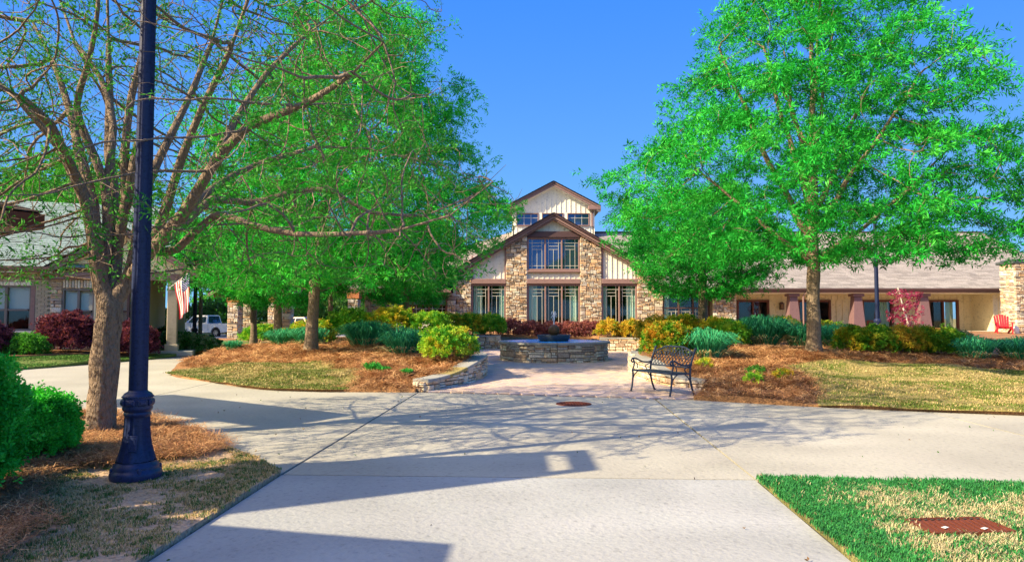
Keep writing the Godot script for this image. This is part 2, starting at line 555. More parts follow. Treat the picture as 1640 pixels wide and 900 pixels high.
# a clump of arching blades
func grass_clump(label: String, at: Vector3, radius: float, h: float, blades: int, pal: Array, seed_: int, group := "ornamental grass clumps", called := "ornamental_grass") -> Node3D:
	var t := thing(called, label, "ornamental grass", at, 0.0, group)
	var r := RandomNumberGenerator.new()
	r.seed = seed_
	for lay in 2:
		var m := MB.new()
		for i in (blades if lay == 0 else blades / 7):
			var a := r.randf() * TAU
			var q := sqrt(r.randf())
			var o := V(cos(a), 0, sin(a)) * radius * 0.62 * q
			var out := V(cos(a + r.randfn() * 0.5), 0, sin(a + r.randfn() * 0.5)) * (0.15 + 0.75 * q) * h * r.randf_range(0.3, 0.8)
			var hh := h * r.randf_range(0.7, 1.08) * (1.0 - 0.22 * q)
			if lay == 1: hh *= 0.42; out *= 1.3
			var side := V(-out.z, 0, out.x).normalized().rotated(UP, r.randfn() * 0.8) * r.randf_range(0.006, 0.011)
			var c: Color = pal[r.randi() % pal.size()] if lay == 0 else mixc(Color(0.5, 0.42, 0.2), Color(0.62, 0.55, 0.34), r.randf())
			m.col = c * r.randf_range(0.7, 1.2)
			var p1 := o + UP * hh * 0.55 + out * 0.3
			var p2 := o + UP * hh + out * 0.75
			var p3 := o + UP * hh * (0.93 if q < 0.6 else 0.78) + out * 1.25
			m.quad(o - side, o + side, p1 + side, p1 - side)
			m.quad(p1 - side, p1 + side, p2 + side * 0.8, p2 - side * 0.8)
			m.tri(p2 - side * 0.8, p2 + side * 0.8, p3)
		var o2 := put("blades" if lay == 0 else "dry_base", m, M.blade, t)
		o2.set_meta("kind", "stuff")
	return t

# ---------------------------------------------------------------- masonry
var STONES := []          # a few split-faced blocks, unit size, face towards +z
var STONE_MATS := []
var TONES := [Color(0.75, 0.59, 0.47), Color(0.83, 0.75, 0.66), Color(0.58, 0.46, 0.40), Color(0.83, 0.85, 0.84), Color(0.46, 0.41, 0.40), Color(0.80, 0.58, 0.40), Color(0.63, 0.63, 0.67), Color(0.34, 0.32, 0.32)]
func make_stones() -> void:
	var r := RandomNumberGenerator.new()
	r.seed = 21
	for k in 6:
		var m := MB.new()
		var ring := []
		for q in [[-0.5, 1.0], [0.12, 1.0], [0.5, 0.82]]:
			var o := []
			for c in [[-1, -1], [1, -1], [1, 1], [-1, 1]]:
				var j := 0.0 if q[0] < -0.4 else 0.035
				o.append(V(c[0] * 0.5 * q[1] + r.randf_range(-j, j), c[1] * 0.5 * q[1] + r.randf_range(-j, j), q[0] + (r.randf_range(-0.14, 0.1) if q[0] > 0.4 else 0.0)))
			ring.append(o)
		for l in 2:
			for c in 4: m.quad(ring[l][c], ring[l][(c + 1) % 4], ring[l + 1][(c + 1) % 4], ring[l + 1][c])
		var top := V(r.randf_range(-0.15, 0.15), r.randf_range(-0.15, 0.15), 0.56)
		for c in 4: m.tri(ring[2][c], ring[2][(c + 1) % 4], top)
		STONES.append(m.mesh())
	for c in TONES:
		var s: StandardMaterial3D = M.stone.duplicate()
		s.albedo_color = lin(c.r, c.g, c.b)
		STONE_MATS.append(s)
# random ashlar over a length L and height H; path(s) gives the frame at s: x along, y up, z out
func lay_wall(out: Array, path: Callable, L: float, H: float, seed_: int, band := 0.24, wmean := 0.34, depth := 0.09, keep = null, tones := [0, 1, 2, 3, 4, 5, 6, 7, 0, 1, 3]) -> void:
	var r := RandomNumberGenerator.new()
	r.seed = seed_
	var y := 0.0
	while y < H - 0.02:
		var bh := band * r.randf_range(0.75, 1.25)
		if H - y - bh < band * 0.4: bh = H - y
		var s := 0.0
		while s < L - 0.01:
			var w := wmean * r.randf_range(0.55, 1.6)
			if L - s - w < wmean * 0.4: w = L - s
			var rows := 1 if r.randf() < 0.16 else r.randi_range(2, 4 if bh > 0.19 else 3)
			if bh < band * 0.5: rows = 1
			var yy := y
			for k in rows:
				var hh := (bh - (yy - y)) if k == rows - 1 else bh / rows * r.randf_range(0.7, 1.25)
				var cut := [s, s + w]
				if rows > 1 and r.randf() < 0.45: cut.insert(1, s + w * r.randf_range(0.3, 0.7))
				for q in cut.size() - 1:
					var sc: float = (cut[q] + cut[q + 1]) * 0.5
					var f: Transform3D = path.call(sc)
					var dp := depth * r.randf_range(0.75, 1.35)
					var b := Basis(f.basis.x * (cut[q + 1] - cut[q] - 0.012), f.basis.y * (hh - 0.012), f.basis.z * dp)
					if r.randf() < 0.5: b.x = -b.x; b.y = -b.y
					var at: Vector3 = f.origin + f.basis.y * (yy + hh * 0.5)
					var tone: int = tones[r.randi() % tones.size()]
					if keep == null or keep.call(at): out.append([Transform3D(b, at), tone, r.randi() % 6])
				yy += hh
			s += w
		y += bh
func flush_stones(parent: Node3D, list: Array, singles: int, called := "stone") -> void:
	var xf := []
	var cols := PackedColorArray()
	for i in list.size():
		var e: Array = list[i]
		if i < singles: part(called, STONES[e[2]], STONE_MATS[e[1]], parent, e[0])
		else:
			xf.append(e[0]); cols.append(TONES[e[1]])
	if xf.size() > 0: multi(called, STONES[0], xf, cols, M.stone, parent)
func line_path(a: Vector3, b: Vector3) -> Callable:   # b to the right of a as one faces the wall
	var x := (b - a).normalized()
	var bs := Basis(x, UP, x.cross(UP))
	return func(s: float) -> Transform3D: return Transform3D(bs, a + x * s)
func poly_path(p: PackedVector2Array, y: float, flip := false) -> Dictionary:   # along a curve in (x, d)
	var acc := [0.0]
	for i in p.size() - 1: acc.append(acc[i] + p[i].distance_to(p[i + 1]))
	var total: float = acc[acc.size() - 1]
	var f := func(s: float) -> Transform3D:
		var i := 0
		while i < p.size() - 2 and acc[i + 1] < s: i += 1
		var t: float = (s - acc[i]) / maxf(acc[i + 1] - acc[i], 0.001)
		var q := p[i].lerp(p[i + 1], t)
		var d := (p[i + 1] - p[i]).normalized()
		var x := Vector3(d.x, 0, -d.y)
		return Transform3D(Basis(x, Vector3.UP, x.cross(Vector3.UP)), Vector3(q.x, y, -q.y))
	return {"f": f, "L": total}
# a square stone pier as a part: mortar core, stones on the faces given (0 front, 1 right, 2 left)
func pier(parent: Node3D, x0: float, x1: float, y0: float, y1: float, d: float, depth: float, seed_: int, singles: int, faces := [0], keep = null, band := 0.24, wmean := 0.36) -> Node3D:
	var h := holder("stone_pillar", parent)
	var st := []
	if 0 in faces: lay_wall(st, line_path(V(x0, y0, -d + 0.03), V(x1, y0, -d + 0.03)), x1 - x0, y1 - y0, seed_, band, wmean, 0.12, keep)
	if 1 in faces: lay_wall(st, line_path(V(x1 - 0.03, y0, -d), V(x1 - 0.03, y0, -d - depth)), depth, y1 - y0, seed_ + 1, band, wmean, 0.1, keep)
	if 2 in faces: lay_wall(st, line_path(V(x0 + 0.03, y0, -d - depth), V(x0 + 0.03, y0, -d)), depth, y1 - y0, seed_ + 2, band, wmean, 0.1, keep)
	if keep != null:
		pass
	else:
		boxp("mortar", V((x0 + x1) * 0.5, (y0 + y1) * 0.5, -d - depth * 0.5), V(x1 - x0 - 0.08, y1 - y0, depth - 0.08), M.mortar, h)
	flush_stones(h, st, singles)
	return h

# ---------------------------------------------------------------- carpentry
# shingled plane: eave e0 -> e1 (left to right as one faces it), ridge r0, r1 above them
func roof_plane(parent: Node3D, e0: Vector3, e1: Vector3, r0: Vector3, r1: Vector3, expo: float, color: Color, seed_: int, tab := 0.42) -> void:
	var h := holder("roof", parent)
	var r := RandomNumberGenerator.new()
	r.seed = seed_
	var nn := (e1 - e0).cross(r0 - e0)
	if nn.length() < 1e-6: nn = (e1 - e0).cross(r1 - e0)
	nn = nn.normalized()
	if nn.y < 0: nn = -nn
	var deck := MB.new()
	deck.quad(e0 - nn * 0.02, e1 - nn * 0.02, r1 - nn * 0.02, r0 - nn * 0.02)
	deck.quad(e1 - nn * 0.14, e0 - nn * 0.14, r0 - nn * 0.14, r1 - nn * 0.14)
	put("roof_deck", deck, M.trim_dark, h)
	var slope := ((r0 + r1) * 0.5 - (e0 + e1) * 0.5).length()
	var n := int(ceil(slope / expo))
	for i in n:
		var t0 := float(i) / n
		var t1 := minf(1.0, (i + 1.15) / n)
		var a := e0.lerp(r0, t0)
		var b := e1.lerp(r1, t0)
		var c := e1.lerp(r1, t1)
		var d := e0.lerp(r0, t1)
		var len_ := a.distance_to(b)
		var k := maxi(1, int(len_ / tab))
		var m := MB.new()
		var u0 := 0.0
		for j in k:
			var u1 := 1.0 if j == k - 1 else (j + 1 + r.randf_range(-0.3, 0.3)) / k
			var g := r.randf_range(0.78, 1.14)
			m.col = color * g
			var lift := nn * (0.016 + r.randf_range(0.0, 0.008))
			var A := a.lerp(b, u0)
			var B := a.lerp(b, u1)
			m.quad(A + lift, B + lift, d.lerp(c, u1) + nn * 0.008, d.lerp(c, u0) + nn * 0.008)
			m.quad(A, B, B + lift, A + lift)
			u0 = u1
		put("shingle_course", m, M.roof, h)
# siding under a top line y(x): one panel and its battens, facing +z at depth d
func siding(parent: Node3D, x0: float, x1: float, y0: float, top: Callable, d: float, material: Material, pitch := 0.3, peak := INF) -> void:
	var p := PackedVector2Array([Vector2(x0, y0), Vector2(x1, y0), Vector2(x1, top.call(x1))])
	if peak > x0 and peak < x1: p.append(Vector2(peak, top.call(peak)))
	p.append(Vector2(x0, top.call(x0)))
	var h := holder("siding", parent)
	var m := MB.new()
	m.prism(p, 0.06, Transform3D(Basis(), V(0, 0, -d - 0.06)))
	put("panel", m, material, h)
	var n := maxi(1, int(round((x1 - x0) / pitch)))
	for i in n + 1:
		var x := clampf(x0 + (x1 - x0) * i / n, x0 + 0.025, x1 - 0.025)
		var t: float = top.call(x) - 0.02
		if t - y0 > 0.06: boxp("batten", V(x, (y0 + t) * 0.5, -d + 0.012), V(0.055, t - y0, 0.05), material, h)
# casement window facing +z: frame, panes, a grille in the prairie pattern, curtains
func window(parent: Node3D, x0: float, x1: float, y0: float, y1: float, d: float, lights: int, opt := {}) -> Node3D:
	var h := holder(opt.get("called", "window"), parent)
	var fw: float = opt.get("fw", 0.09)
	var tr: Material = opt.get("trim", M.trim)
	var fr := MB.new()
	var z := -d + 0.03
	fr.box(V((x0 + x1) / 2, y1 - fw / 2, z), V(x1 - x0, fw, 0.16), Basis(), 0.012)
	fr.box(V((x0 + x1) / 2, y0 + fw / 2, z + 0.01), V(x1 - x0, fw, 0.18), Basis(), 0.012)
	for x in [x0 + fw / 2, x1 - fw / 2]: fr.box(V(x, (y0 + y1) / 2, z - 0.003), V(fw, y1 - y0 - fw * 2, 0.15), Basis(), 0.012)
	put("frame", fr, tr, h)
	var rail: float = opt.get("rail", 0.0)
	var w := (x1 - x0 - fw * 2) / lights
	for k in lights:
		var a := x0 + fw + w * k
		var b := a + w
		if k > 0: boxp("mullion", V(a, (y0 + y1) / 2, z - 0.006), V(0.085, y1 - y0 - fw * 2, 0.14), tr, h, 0.012)
		var ya := y0 + fw
		var yb := y1 - fw
		var cells := [[ya, yb]]
		if rail > 0: cells = [[ya, rail - 0.03], [rail + 0.03, yb]]
		if rail > 0: boxp("rail", V((a + b) / 2, rail, z - 0.009), V(w - 0.085, 0.07, 0.13), tr, h, 0.01)
		for ci in cells.size():
			var q: Array = cells[ci]
			boxp("pane", V((a + b) / 2, (q[0] + q[1]) / 2, -d - 0.02), V(w, q[1] - q[0], 0.008), opt.get("glass", M.glass), h)
			if ci == 1 and opt.has("shade"): boxp("blind", V((a + b) / 2, (q[0] + q[1]) / 2, -d - 0.08), V(w, q[1] - q[0], 0.01), opt.shade, h)
			if ci == 0 and opt.has("shade_low"): boxp("blind", V((a + b) / 2, (q[0] + q[1]) / 2, -d - 0.08), V(w, q[1] - q[0], 0.01), opt.shade_low, h)
			var g := MB.new()
			var gz := -d + 0.0
			var mw := 0.022
			var style: String = opt.get("grille", "")
			var H: float = q[1] - q[0]
			var gx := [a + w * 0.2, b - w * 0.2]
			if style == "tall":
				for x in gx: g.box(V(x, (q[0] + q[1]) / 2, gz), V(mw, H, 0.02))
				g.box(V((a + b) / 2, (q[0] + q[1]) / 2 - 0.28, gz), V(mw, H - 0.56, 0.02))
				for dy in [0.2, 0.38, 0.56]: g.box(V((a + b) / 2, q[1] - dy, gz + 0.001), V(w if dy < 0.3 else w * 0.6, mw, 0.02))
				if opt.get("base", false): g.box(V((a + b) / 2, q[0] + 0.18, gz + 0.001), V(w, mw, 0.02))
			elif style == "low" and ci == 0:
				for x in gx: g.box(V(x, (q[0] + q[1]) / 2, gz), V(mw, H, 0.02))
				g.box(V((a + b) / 2, q[1] - 0.45, gz), V(mw, 0.5, 0.02))
				for dy in [0.16, 0.42]: g.box(V((a + b) / 2, q[1] - dy, gz + 0.001), V(w, mw, 0.02))
			elif style == "grid":
				for x in [a + w * 0.33, b - w * 0.33]: g.box(V(x, (q[0] + q[1]) / 2, gz), V(mw, H, 0.02))
				g.box(V((a + b) / 2, q[1] - H * 0.35, gz + 0.001), V(w, mw, 0.02))
			if not g.v.is_empty(): put("grille", g, M.muntin, h)
	for cu in opt.get("curtains", []):
		var m := MB.new()
		var xa: float = cu[0]
		var xb: float = cu[1]
		var n := 22
		for i in n:
			var u0 := float(i) / n
			var u1 := float(i + 1) / n
			var za := -d - 0.22 + sin(u0 * (xb - xa) * 55.0) * 0.035
			var zb := -d - 0.22 + sin(u1 * (xb - xa) * 55.0) * 0.035
			m.quad(V(lerpf(xa, xb, u0), y0, za), V(lerpf(xa, xb, u1), y0, zb), V(lerpf(xa, xb, u1), y1 - 0.05, zb), V(lerpf(xa, xb, u0), y1 - 0.05, za))
		put("curtain", m, M.curtain, h)
	return h
func rebase(t: Node3D, at: Vector3) -> void:
	t.position = at
	for ch in t.get_children(): ch.position -= at

# ---------------------------------------------------------------- the clubhouse
func clubhouse() -> void:
	var t := thing("clubhouse", "long stone and cream sided clubhouse with gabled centre and rooftop tower behind the fountain", "building")
	var cx := 2.31
	var rake := func(x: float) -> float: return 6.84 - 0.57 * absf(x - cx)
	var under := func(at: Vector3) -> bool: return at.y < 6.82 - 0.57 * absf(at.x - cx)
	# stone pillars of the gable front: the two tall ones are laid stone by stone
	pier(t, -0.33, 0.84, 0.5, 6.4, 37.9, 0.5, 31, 110, [0], under, 0.21, 0.27)
	pier(t, 3.77, 4.95, 0.5, 6.4, 37.9, 0.5, 33, 110, [0], under, 0.21, 0.27)
	pier(t, -3.25, -2.25, 0.5, 4.4, 37.9, 1.6, 35, 30, [0, 2], under, 0.21, 0.27)
	pier(t, 6.92, 7.86, 0.5, 4.3, 37.9, 1.4, 37, 30, [0], under, 0.21, 0.27)
	var core := MB.new()
	for q in [[-0.3, 0.8, 5.2], [3.8, 4.92, 5.3], [-3.2, -2.28, 3.7], [6.95, 7.8, 3.75]]: core.box(V((q[0] + q[1]) / 2, q[2] / 2 + 0.25, -38.2), V(q[1] - q[0], q[2] - 0.5, 0.5))
	put("mortar", core, M.mortar, t)
	for q in [[-0.3, 0.8], [3.8, 4.92]]:
		var gm := MB.new()
		gm.prism(PackedVector2Array([Vector2(q[0], 5.0), Vector2(q[1], 5.0), Vector2(q[1], rake.call(q[1])), Vector2(q[0], rake.call(q[0]))]), 0.4, Transform3D(Basis(), V(0, 0, -38.37)))
		put("mortar", gm, M.mortar, t)
	# siding and beams between the pillars
	siding(t, -2.25, -0.33, 3.56, rake, 38.0, M.siding, 0.3)
	siding(t, 4.95, 6.92, 3.56, rake, 38.0, M.siding, 0.3)
	siding(t, cx - 1.13, cx + 1.13, 6.18, rake, 38.0, M.siding, 0.3, cx)
	siding(t, 0.84, 3.77, 3.56, func(_x): return 3.92, 38.0, M.siding, 0.3)
	for q in [[-2.25, -0.33, 3.42, 0.28], [4.95, 6.92, 3.42, 0.28], [0.84, 3.77, 3.42, 0.28], [0.84, 3.77, 6.02, 0.34], [0.84, 3.77, 3.97, 0.1]]:
		boxp("beam", V((q[0] + q[1]) / 2, q[2], -37.92), V(q[1] - q[0], q[3], 0.24), M.trim if q[2] < 6 else M.trim_dark, t, 0.02)
	for x in [-2.2, -0.37, 5.0, 6.88]: boxp("corner_board", V(x, 4.2 if absf(x - cx) > 3.5 else 4.6, -37.94), V(0.09, 1.28 if absf(x - cx) > 3.5 else 2.1, 0.1), M.trim, t)
	window(t, 0.84, 3.77, 0.75, 3.27, 38.0, 3, {"grille": "tall", "curtains": [[0.95, 1.4], [3.2, 3.65]]})
	window(t, -2.25, -0.33, 0.75, 3.27, 38.0, 2, {"grille": "tall", "curtains": [[-2.15, -1.65], [-0.72, -0.42]]})
	window(t, 4.95, 6.92, 0.75, 3.27, 38.0, 2, {"grille": "tall", "curtains": [[5.02, 5.3], [6.35, 6.84]]})
	window(t, 0.84, 3.77, 4.02, 5.85, 38.0, 3, {"grille": "tall", "base": true, "glass": M.glass_sky})
	# rooms behind the glass
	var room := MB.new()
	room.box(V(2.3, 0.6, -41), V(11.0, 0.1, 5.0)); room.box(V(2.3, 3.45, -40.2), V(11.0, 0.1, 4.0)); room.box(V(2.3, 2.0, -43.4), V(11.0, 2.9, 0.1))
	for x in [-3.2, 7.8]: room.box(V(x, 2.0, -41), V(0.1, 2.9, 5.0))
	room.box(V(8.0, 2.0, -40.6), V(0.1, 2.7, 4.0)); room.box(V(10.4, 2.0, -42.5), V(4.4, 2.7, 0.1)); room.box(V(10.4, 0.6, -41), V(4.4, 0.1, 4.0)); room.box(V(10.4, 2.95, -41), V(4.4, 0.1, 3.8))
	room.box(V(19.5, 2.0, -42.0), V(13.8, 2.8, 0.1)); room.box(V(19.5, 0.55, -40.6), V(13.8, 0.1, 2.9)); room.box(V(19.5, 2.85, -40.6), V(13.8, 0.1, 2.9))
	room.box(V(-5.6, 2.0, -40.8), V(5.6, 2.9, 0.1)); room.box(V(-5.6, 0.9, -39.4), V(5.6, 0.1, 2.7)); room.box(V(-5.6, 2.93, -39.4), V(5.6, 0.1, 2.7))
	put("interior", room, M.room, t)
	# gable roof and its rakes
	var e := 6.1
	var ya := 7.2
	var ye := 7.2 - 0.57 * e
	roof_plane(t, V(cx - e, ye, -52), V(cx - e, ye, -37.45), V(cx, ya, -52), V(cx, ya, -37.45), 0.24, Color(0.27, 0.21, 0.2), 41)
	roof_plane(t, V(cx + e, ye, -37.45), V(cx + e, ye, -52), V(cx, ya, -37.45), V(cx, ya, -52), 0.24, Color(0.27, 0.21, 0.2), 42)
	for s in [-1.0, 1.0]:
		var m := MB.new()
		var a := [Vector2(cx, 7.14), Vector2(cx + s * e, 7.14 - 0.57 * e), Vector2(cx + s * e, 6.89 - 0.57 * e), Vector2(cx, 6.89)]
		m.prism(PackedVector2Array(a), 0.07, Transform3D(Basis(), V(0, 0, -37.6)))
		put("rake_board", m, M.trim, t)
		var m2 := MB.new()
		a = [Vector2(cx, 6.85), Vector2(cx + s * e, 6.85 - 0.57 * e), Vector2(cx + s * e, 6.80 - 0.57 * e), Vector2(cx, 6.80)]
		m2.prism(PackedVector2Array(a), 0.44, Transform3D(Basis(), V(0, 0, -38.05)))
		put("soffit", m2, M.trim, t)
		var m3 := MB.new()
		a = [Vector2(cx, 7.19), Vector2(cx + s * e, 7.19 - 0.57 * e), Vector2(cx + s * e, 7.07 - 0.57 * e), Vector2(cx, 7.07)]
		m3.prism(PackedVector2Array(a), 0.05, Transform3D(Basis(), V(0, 0, -37.53)))
		put("drip_edge", m3, M.trim_dark, t)
	tower(t)
	left_wing(t)
	right_wing(t)
	rebase(t, V(2.3, 0.6, -38))

func tower(t: Node3D) -> void:
	var cx := 2.66
	var w := 2.66
	var d := 44.0
	var top := func(x: float) -> float: return 9.87 - 0.53 * absf(x - cx)
	var body := MB.new()
	body.box(V(cx - w + 0.06, 7.7, -46.5), V(0.12, 2.2, 5.0)); body.box(V(cx + w - 0.06, 7.7, -46.5), V(0.12, 2.2, 5.0)); body.box(V(cx, 7.7, -49), V(w * 2, 2.4, 0.1))
	put("tower_wall", body, M.siding, t)
	var rm := MB.new()
	rm.box(V(cx, 7.7, -46.4), V(w * 2 - 0.3, 2.0, 0.1))
	put("interior", rm, M.room, t)
	siding(t, cx - w, cx + w, 8.12, top, d, M.siding, 0.31, cx)
	siding(t, cx - w, cx + w, 6.6, func(_x): return 7.28, d, M.siding, 0.31)
	for q in [[cx - w, 0.28], [1.72, 1.92], [3.32, 3.56], [5.0, cx + w]]: boxp("tower_post", V((q[0] + q[1]) / 2, 7.7, -d + 0.0), V(q[1] - q[0], 0.86, 0.12), M.siding, t)
	for q in [[0.28, 1.72], [1.92, 3.32], [3.56, 5.0]]: window(t, q[0], q[1], 7.28, 8.12, d, 1, {"grille": "grid", "fw": 0.06, "glass": M.glass_sky})
	boxp("corner_board", V(cx + w - 0.16, 7.75, -d + 0.08), V(0.12, 1.0, 0.06), M.trim, t)
	var e := 3.02
	roof_plane(t, V(cx - e, 10.14 - 0.53 * e, -49.5), V(cx - e, 10.14 - 0.53 * e, -43.45), V(cx, 10.14, -49.5), V(cx, 10.14, -43.45), 0.24, Color(0.27, 0.21, 0.2), 43)
	roof_plane(t, V(cx + e, 10.14 - 0.53 * e, -43.45), V(cx + e, 10.14 - 0.53 * e, -49.5), V(cx, 10.14, -43.45), V(cx, 10.14, -49.5), 0.24, Color(0.27, 0.21, 0.2), 44)
	for s in [-1.0, 1.0]:
		var m := MB.new()
		m.prism(PackedVector2Array([Vector2(cx, 10.1), Vector2(cx + s * e, 10.1 - 0.53 * e), Vector2(cx + s * e, 9.82 - 0.53 * e), Vector2(cx, 9.82)]), 0.08, Transform3D(Basis(), V(0, 0, -43.6)))
		put("rake_board", m, M.trim, t)
		var m2 := MB.new()
		m2.prism(PackedVector2Array([Vector2(cx, 9.84), Vector2(cx + s * e, 9.84 - 0.53 * e), Vector2(cx + s * e, 9.79 - 0.53 * e), Vector2(cx, 9.79)]), 0.5, Transform3D(Basis(), V(0, 0, -44.1)))
		put("soffit", m2, M.siding, t)
		boxp("eave_return", V(cx + s * (e - 0.4), 8.42, -43.72), V(0.8, 0.24, 0.46), M.trim, t, 0.015)
		boxp("eave_soffit", V(cx + s * (e - 0.2), 8.34, -46.7), V(0.42, 0.08, 5.4), M.trim_dark, t)

func left_wing(t: Node3D) -> void:
	var d := 37.75
	roof_plane(t, V(-9.6, 3.0, -37.0), V(-3.85, 3.0, -37.0), V(-0.1, 7.0, -45), V(2.0, 7.0, -45), 0.24, Color(0.42, 0.36, 0.34), 45)
	roof_plane(t, V(-9.6, 3.0, -53), V(-9.6, 3.0, -37.0), V(-0.1, 7.0, -45.05), V(-0.1, 7.0, -45), 0.5, Color(0.36, 0.28, 0.26), 46)
	boxp("fascia", V(-6.5, 2.88, -37.05), V(6.4, 0.22, 0.1), M.trim, t, 0.01)
	boxp("soffit", V(-6.5, 2.78, -37.5), V(6.4, 0.05, 0.9), M.trim_red, t)
	pier(t, -8.1, -6.44, 0.6, 2.76, d, 0.4, 51, 0, [0, 2], null, 0.21, 0.27)
	pier(t, -3.56, -3.1, 0.6, 2.76, d, 0.4, 53, 0, [0], null, 0.21, 0.27)
	boxp("beam", V(-5.0, 2.7, -d + 0.02), V(2.88, 0.16, 0.2), M.trim_red, t, 0.01)
	boxp("wall", V(-5.0, 1.15, -d - 0.1), V(2.88, 0.6, 0.2), M.siding, t)
	window(t, -6.44, -3.56, 1.42, 2.62, d, 3, {"grille": "low", "trim": M.trim_red, "rail": 2.1, "shade": M.blind, "fw": 0.1})
	# end pier with a timber collar
	pier(t, -8.75, -8.2, 0.3, 2.4, 36.6, 0.55, 55, 0, [0, 1], null, 0.21, 0.27)
	boxp("post_collar", V(-8.47, 2.58, -36.87), V(0.66, 0.3, 0.66), M.terracotta, t, 0.02)

func right_wing(t: Node3D) -> void:
	var d := 39.0
	roof_plane(t, V(8.45, 2.98, -36.5), V(31.0, 2.98, -36.5), V(3.0, 6.98, -45), V(31.0, 6.98, -45), 0.22, Color(0.36, 0.335, 0.325), 47)
	roof_plane(t, V(31.0, 2.98, -53.5), V(3.0, 2.98, -53.5), V(31.0, 6.98, -45), V(3.0, 6.98, -45), 0.8, Color(0.34, 0.28, 0.27), 48)
	boxp("ridge_cap", V(17.5, 7.02, -45), V(27.0, 0.06, 0.3), M.trim_dark, t)
	boxp("fascia", V(19.4, 2.86, -36.54), V(23.0, 0.2, 0.06), M.trim, t, 0.01)
	var gut := MB.new()
	gut.prism(PackedVector2Array([Vector2(0, 0), Vector2(0.1, 0.02), Vector2(0.14, 0.13), Vector2(0, 0.13)]), 23.0, Transform3D(Basis(V(0, 0, 1), UP, V(1, 0, 0)), V(7.9, 2.8, -36.51)))
	put("gutter", gut, M.trim_dark, t)
	boxp("soffit", V(20.5, 2.74, -37.8), V(21.0, 0.05, 2.5), M.siding_warm, t)
	# stone bay with the tripartite window
	pier(t, 7.86, 8.33, 0.6, 2.75, 37.9, 0.4, 57, 0, [0, 2], null, 0.21, 0.27)
	pier(t, 10.88, 12.14, 0.6, 2.75, 37.2, 1.8, 59, 0, [0, 1], null, 0.21, 0.27)
	window(t, 8.33, 10.9, 0.75, 2.75, 38.0, 3, {"grille": "low", "rail": 1.95, "curtains": [[8.45, 8.75], [10.5, 10.8]], "trim": M.trim_dark})
	# cream board-and-batten wall with its doors
	var doors := [[12.75, 14.6], [16.2, 18.1], [19.85, 21.65], [23.6, 25.35]]
	var x := 12.14
	for q in doors:
		if q[0] - x > 0.1: siding(t, x, q[0], 0.5, func(_x): return 2.42, d, M.siding_warm, 0.36)
		x = q[1]
	siding(t, x, 26.05, 0.5, func(_x): return 2.42, d, M.siding_warm, 0.36)
	siding(t, 12.14, 26.05, 2.42, func(_x): return 2.74, d, M.siding_warm, 0.36)
	for k in 4:
		var q: Array = doors[k]
		var o := {"called": "glazed_door", "trim": M.trim_red, "fw": 0.12}
		if k == 3: o["curtains"] = [[24.75, 25.2]]
		if k == 2: o["curtains"] = [[20.9, 21.5]]
		var h := window(t, q[0], q[1], 0.6, 2.42, d, 2, o)
		boxp("handle", V((q[0] + q[1]) / 2 + 0.09, 1.6, -d + 0.14), V(0.03, 0.22, 0.05), M.metal, h)
	# the end wall steps forward
	var sw := MB.new()
	sw.box(V(26.1, 1.62, -38.1), V(0.1, 2.24, 1.75))
	put("side_wall", sw, M.siding_warm, t)
	siding(t, 26.06, 30.0, 0.5, func(_x): return 2.74, 37.2, M.siding_warm, 0.36)
	# tapered porch columns on brick pedestals
	for cxx in [15.1, 18.55, 22.1]:
		var c := MB.new()
		var a := 0.32
		var b := 0.2
		var y0 := 0.86
		var y1 := 2.56
		for s in 4:
			var r0 := Basis(UP, PI / 2 * s)
			c.quad(r0 * V(-a, 0, a) + V(cxx, y0, -36.95), r0 * V(a, 0, a) + V(cxx, y0, -36.95), r0 * V(b, 0, b) + V(cxx, y1, -36.95), r0 * V(-b, 0, b) + V(cxx, y1, -36.95))
		c.box(V(cxx, 2.63, -36.95), V(0.6, 0.14, 0.6), Basis(), 0.015)
		var ch := put("porch_column", c, M.column, t)
		var pd := holder("pedestal", t)
		boxp("coping", V(cxx, 0.84, -36.95), V(1.3, 0.07, 0.98), M.terracotta, pd, 0.015)
		for row in 4:
			for k in 6:
				boxp("brick", V(cxx - 0.5 + k * 0.2 + (0.05 if row % 2 else -0.05), 0.52 + row * 0.073, -36.53), V(0.19, 0.063, 0.1), M.terracotta, pd, 0.006)
		boxp("core", V(cxx, 0.6, -36.98), V(1.18, 0.42, 0.84), M.mortar, pd)
		ch.set_meta("label", "tapered purple brown porch column")
	var ds := MB.new()
	ds.tube(PackedVector3Array([V(15.7, 2.8, -36.42), V(15.55, 2.6, -36.6), V(15.55, 0.6, -36.62)]), PackedFloat32Array([0.045, 0.045, 0.045]), 6)
	put("downspout", ds, M.trim, t)
	var sc := holder("wall_lantern", t)
	boxp("backplate", V(15.28, 2.08, -d + 0.04), V(0.14, 0.4, 0.03), M.trim_dark, sc, 0.01)
	boxp("lantern_glass", V(15.28, 2.05, -d + 0.15), V(0.16, 0.28, 0.16), M.amber, sc, 0.01)
	var lr := MB.new()
	lr.box(V(15.28, 2.22, -d + 0.15), V(0.24, 0.05, 0.22), Basis(), 0.01)
	lr.box(V(15.28, 2.27, -d + 0.15), V(0.12, 0.06, 0.12))
	lr.box(V(15.28, 1.89, -d + 0.15), V(0.2, 0.04, 0.2))
	for sx in [-1, 1]:
		for sz in [-1, 1]: lr.box(V(15.28 + sx * 0.09, 2.05, -d + 0.15 + sz * 0.09), V(0.02, 0.32, 0.02))
	put("lantern_cage", lr, M.trim_dark, sc)

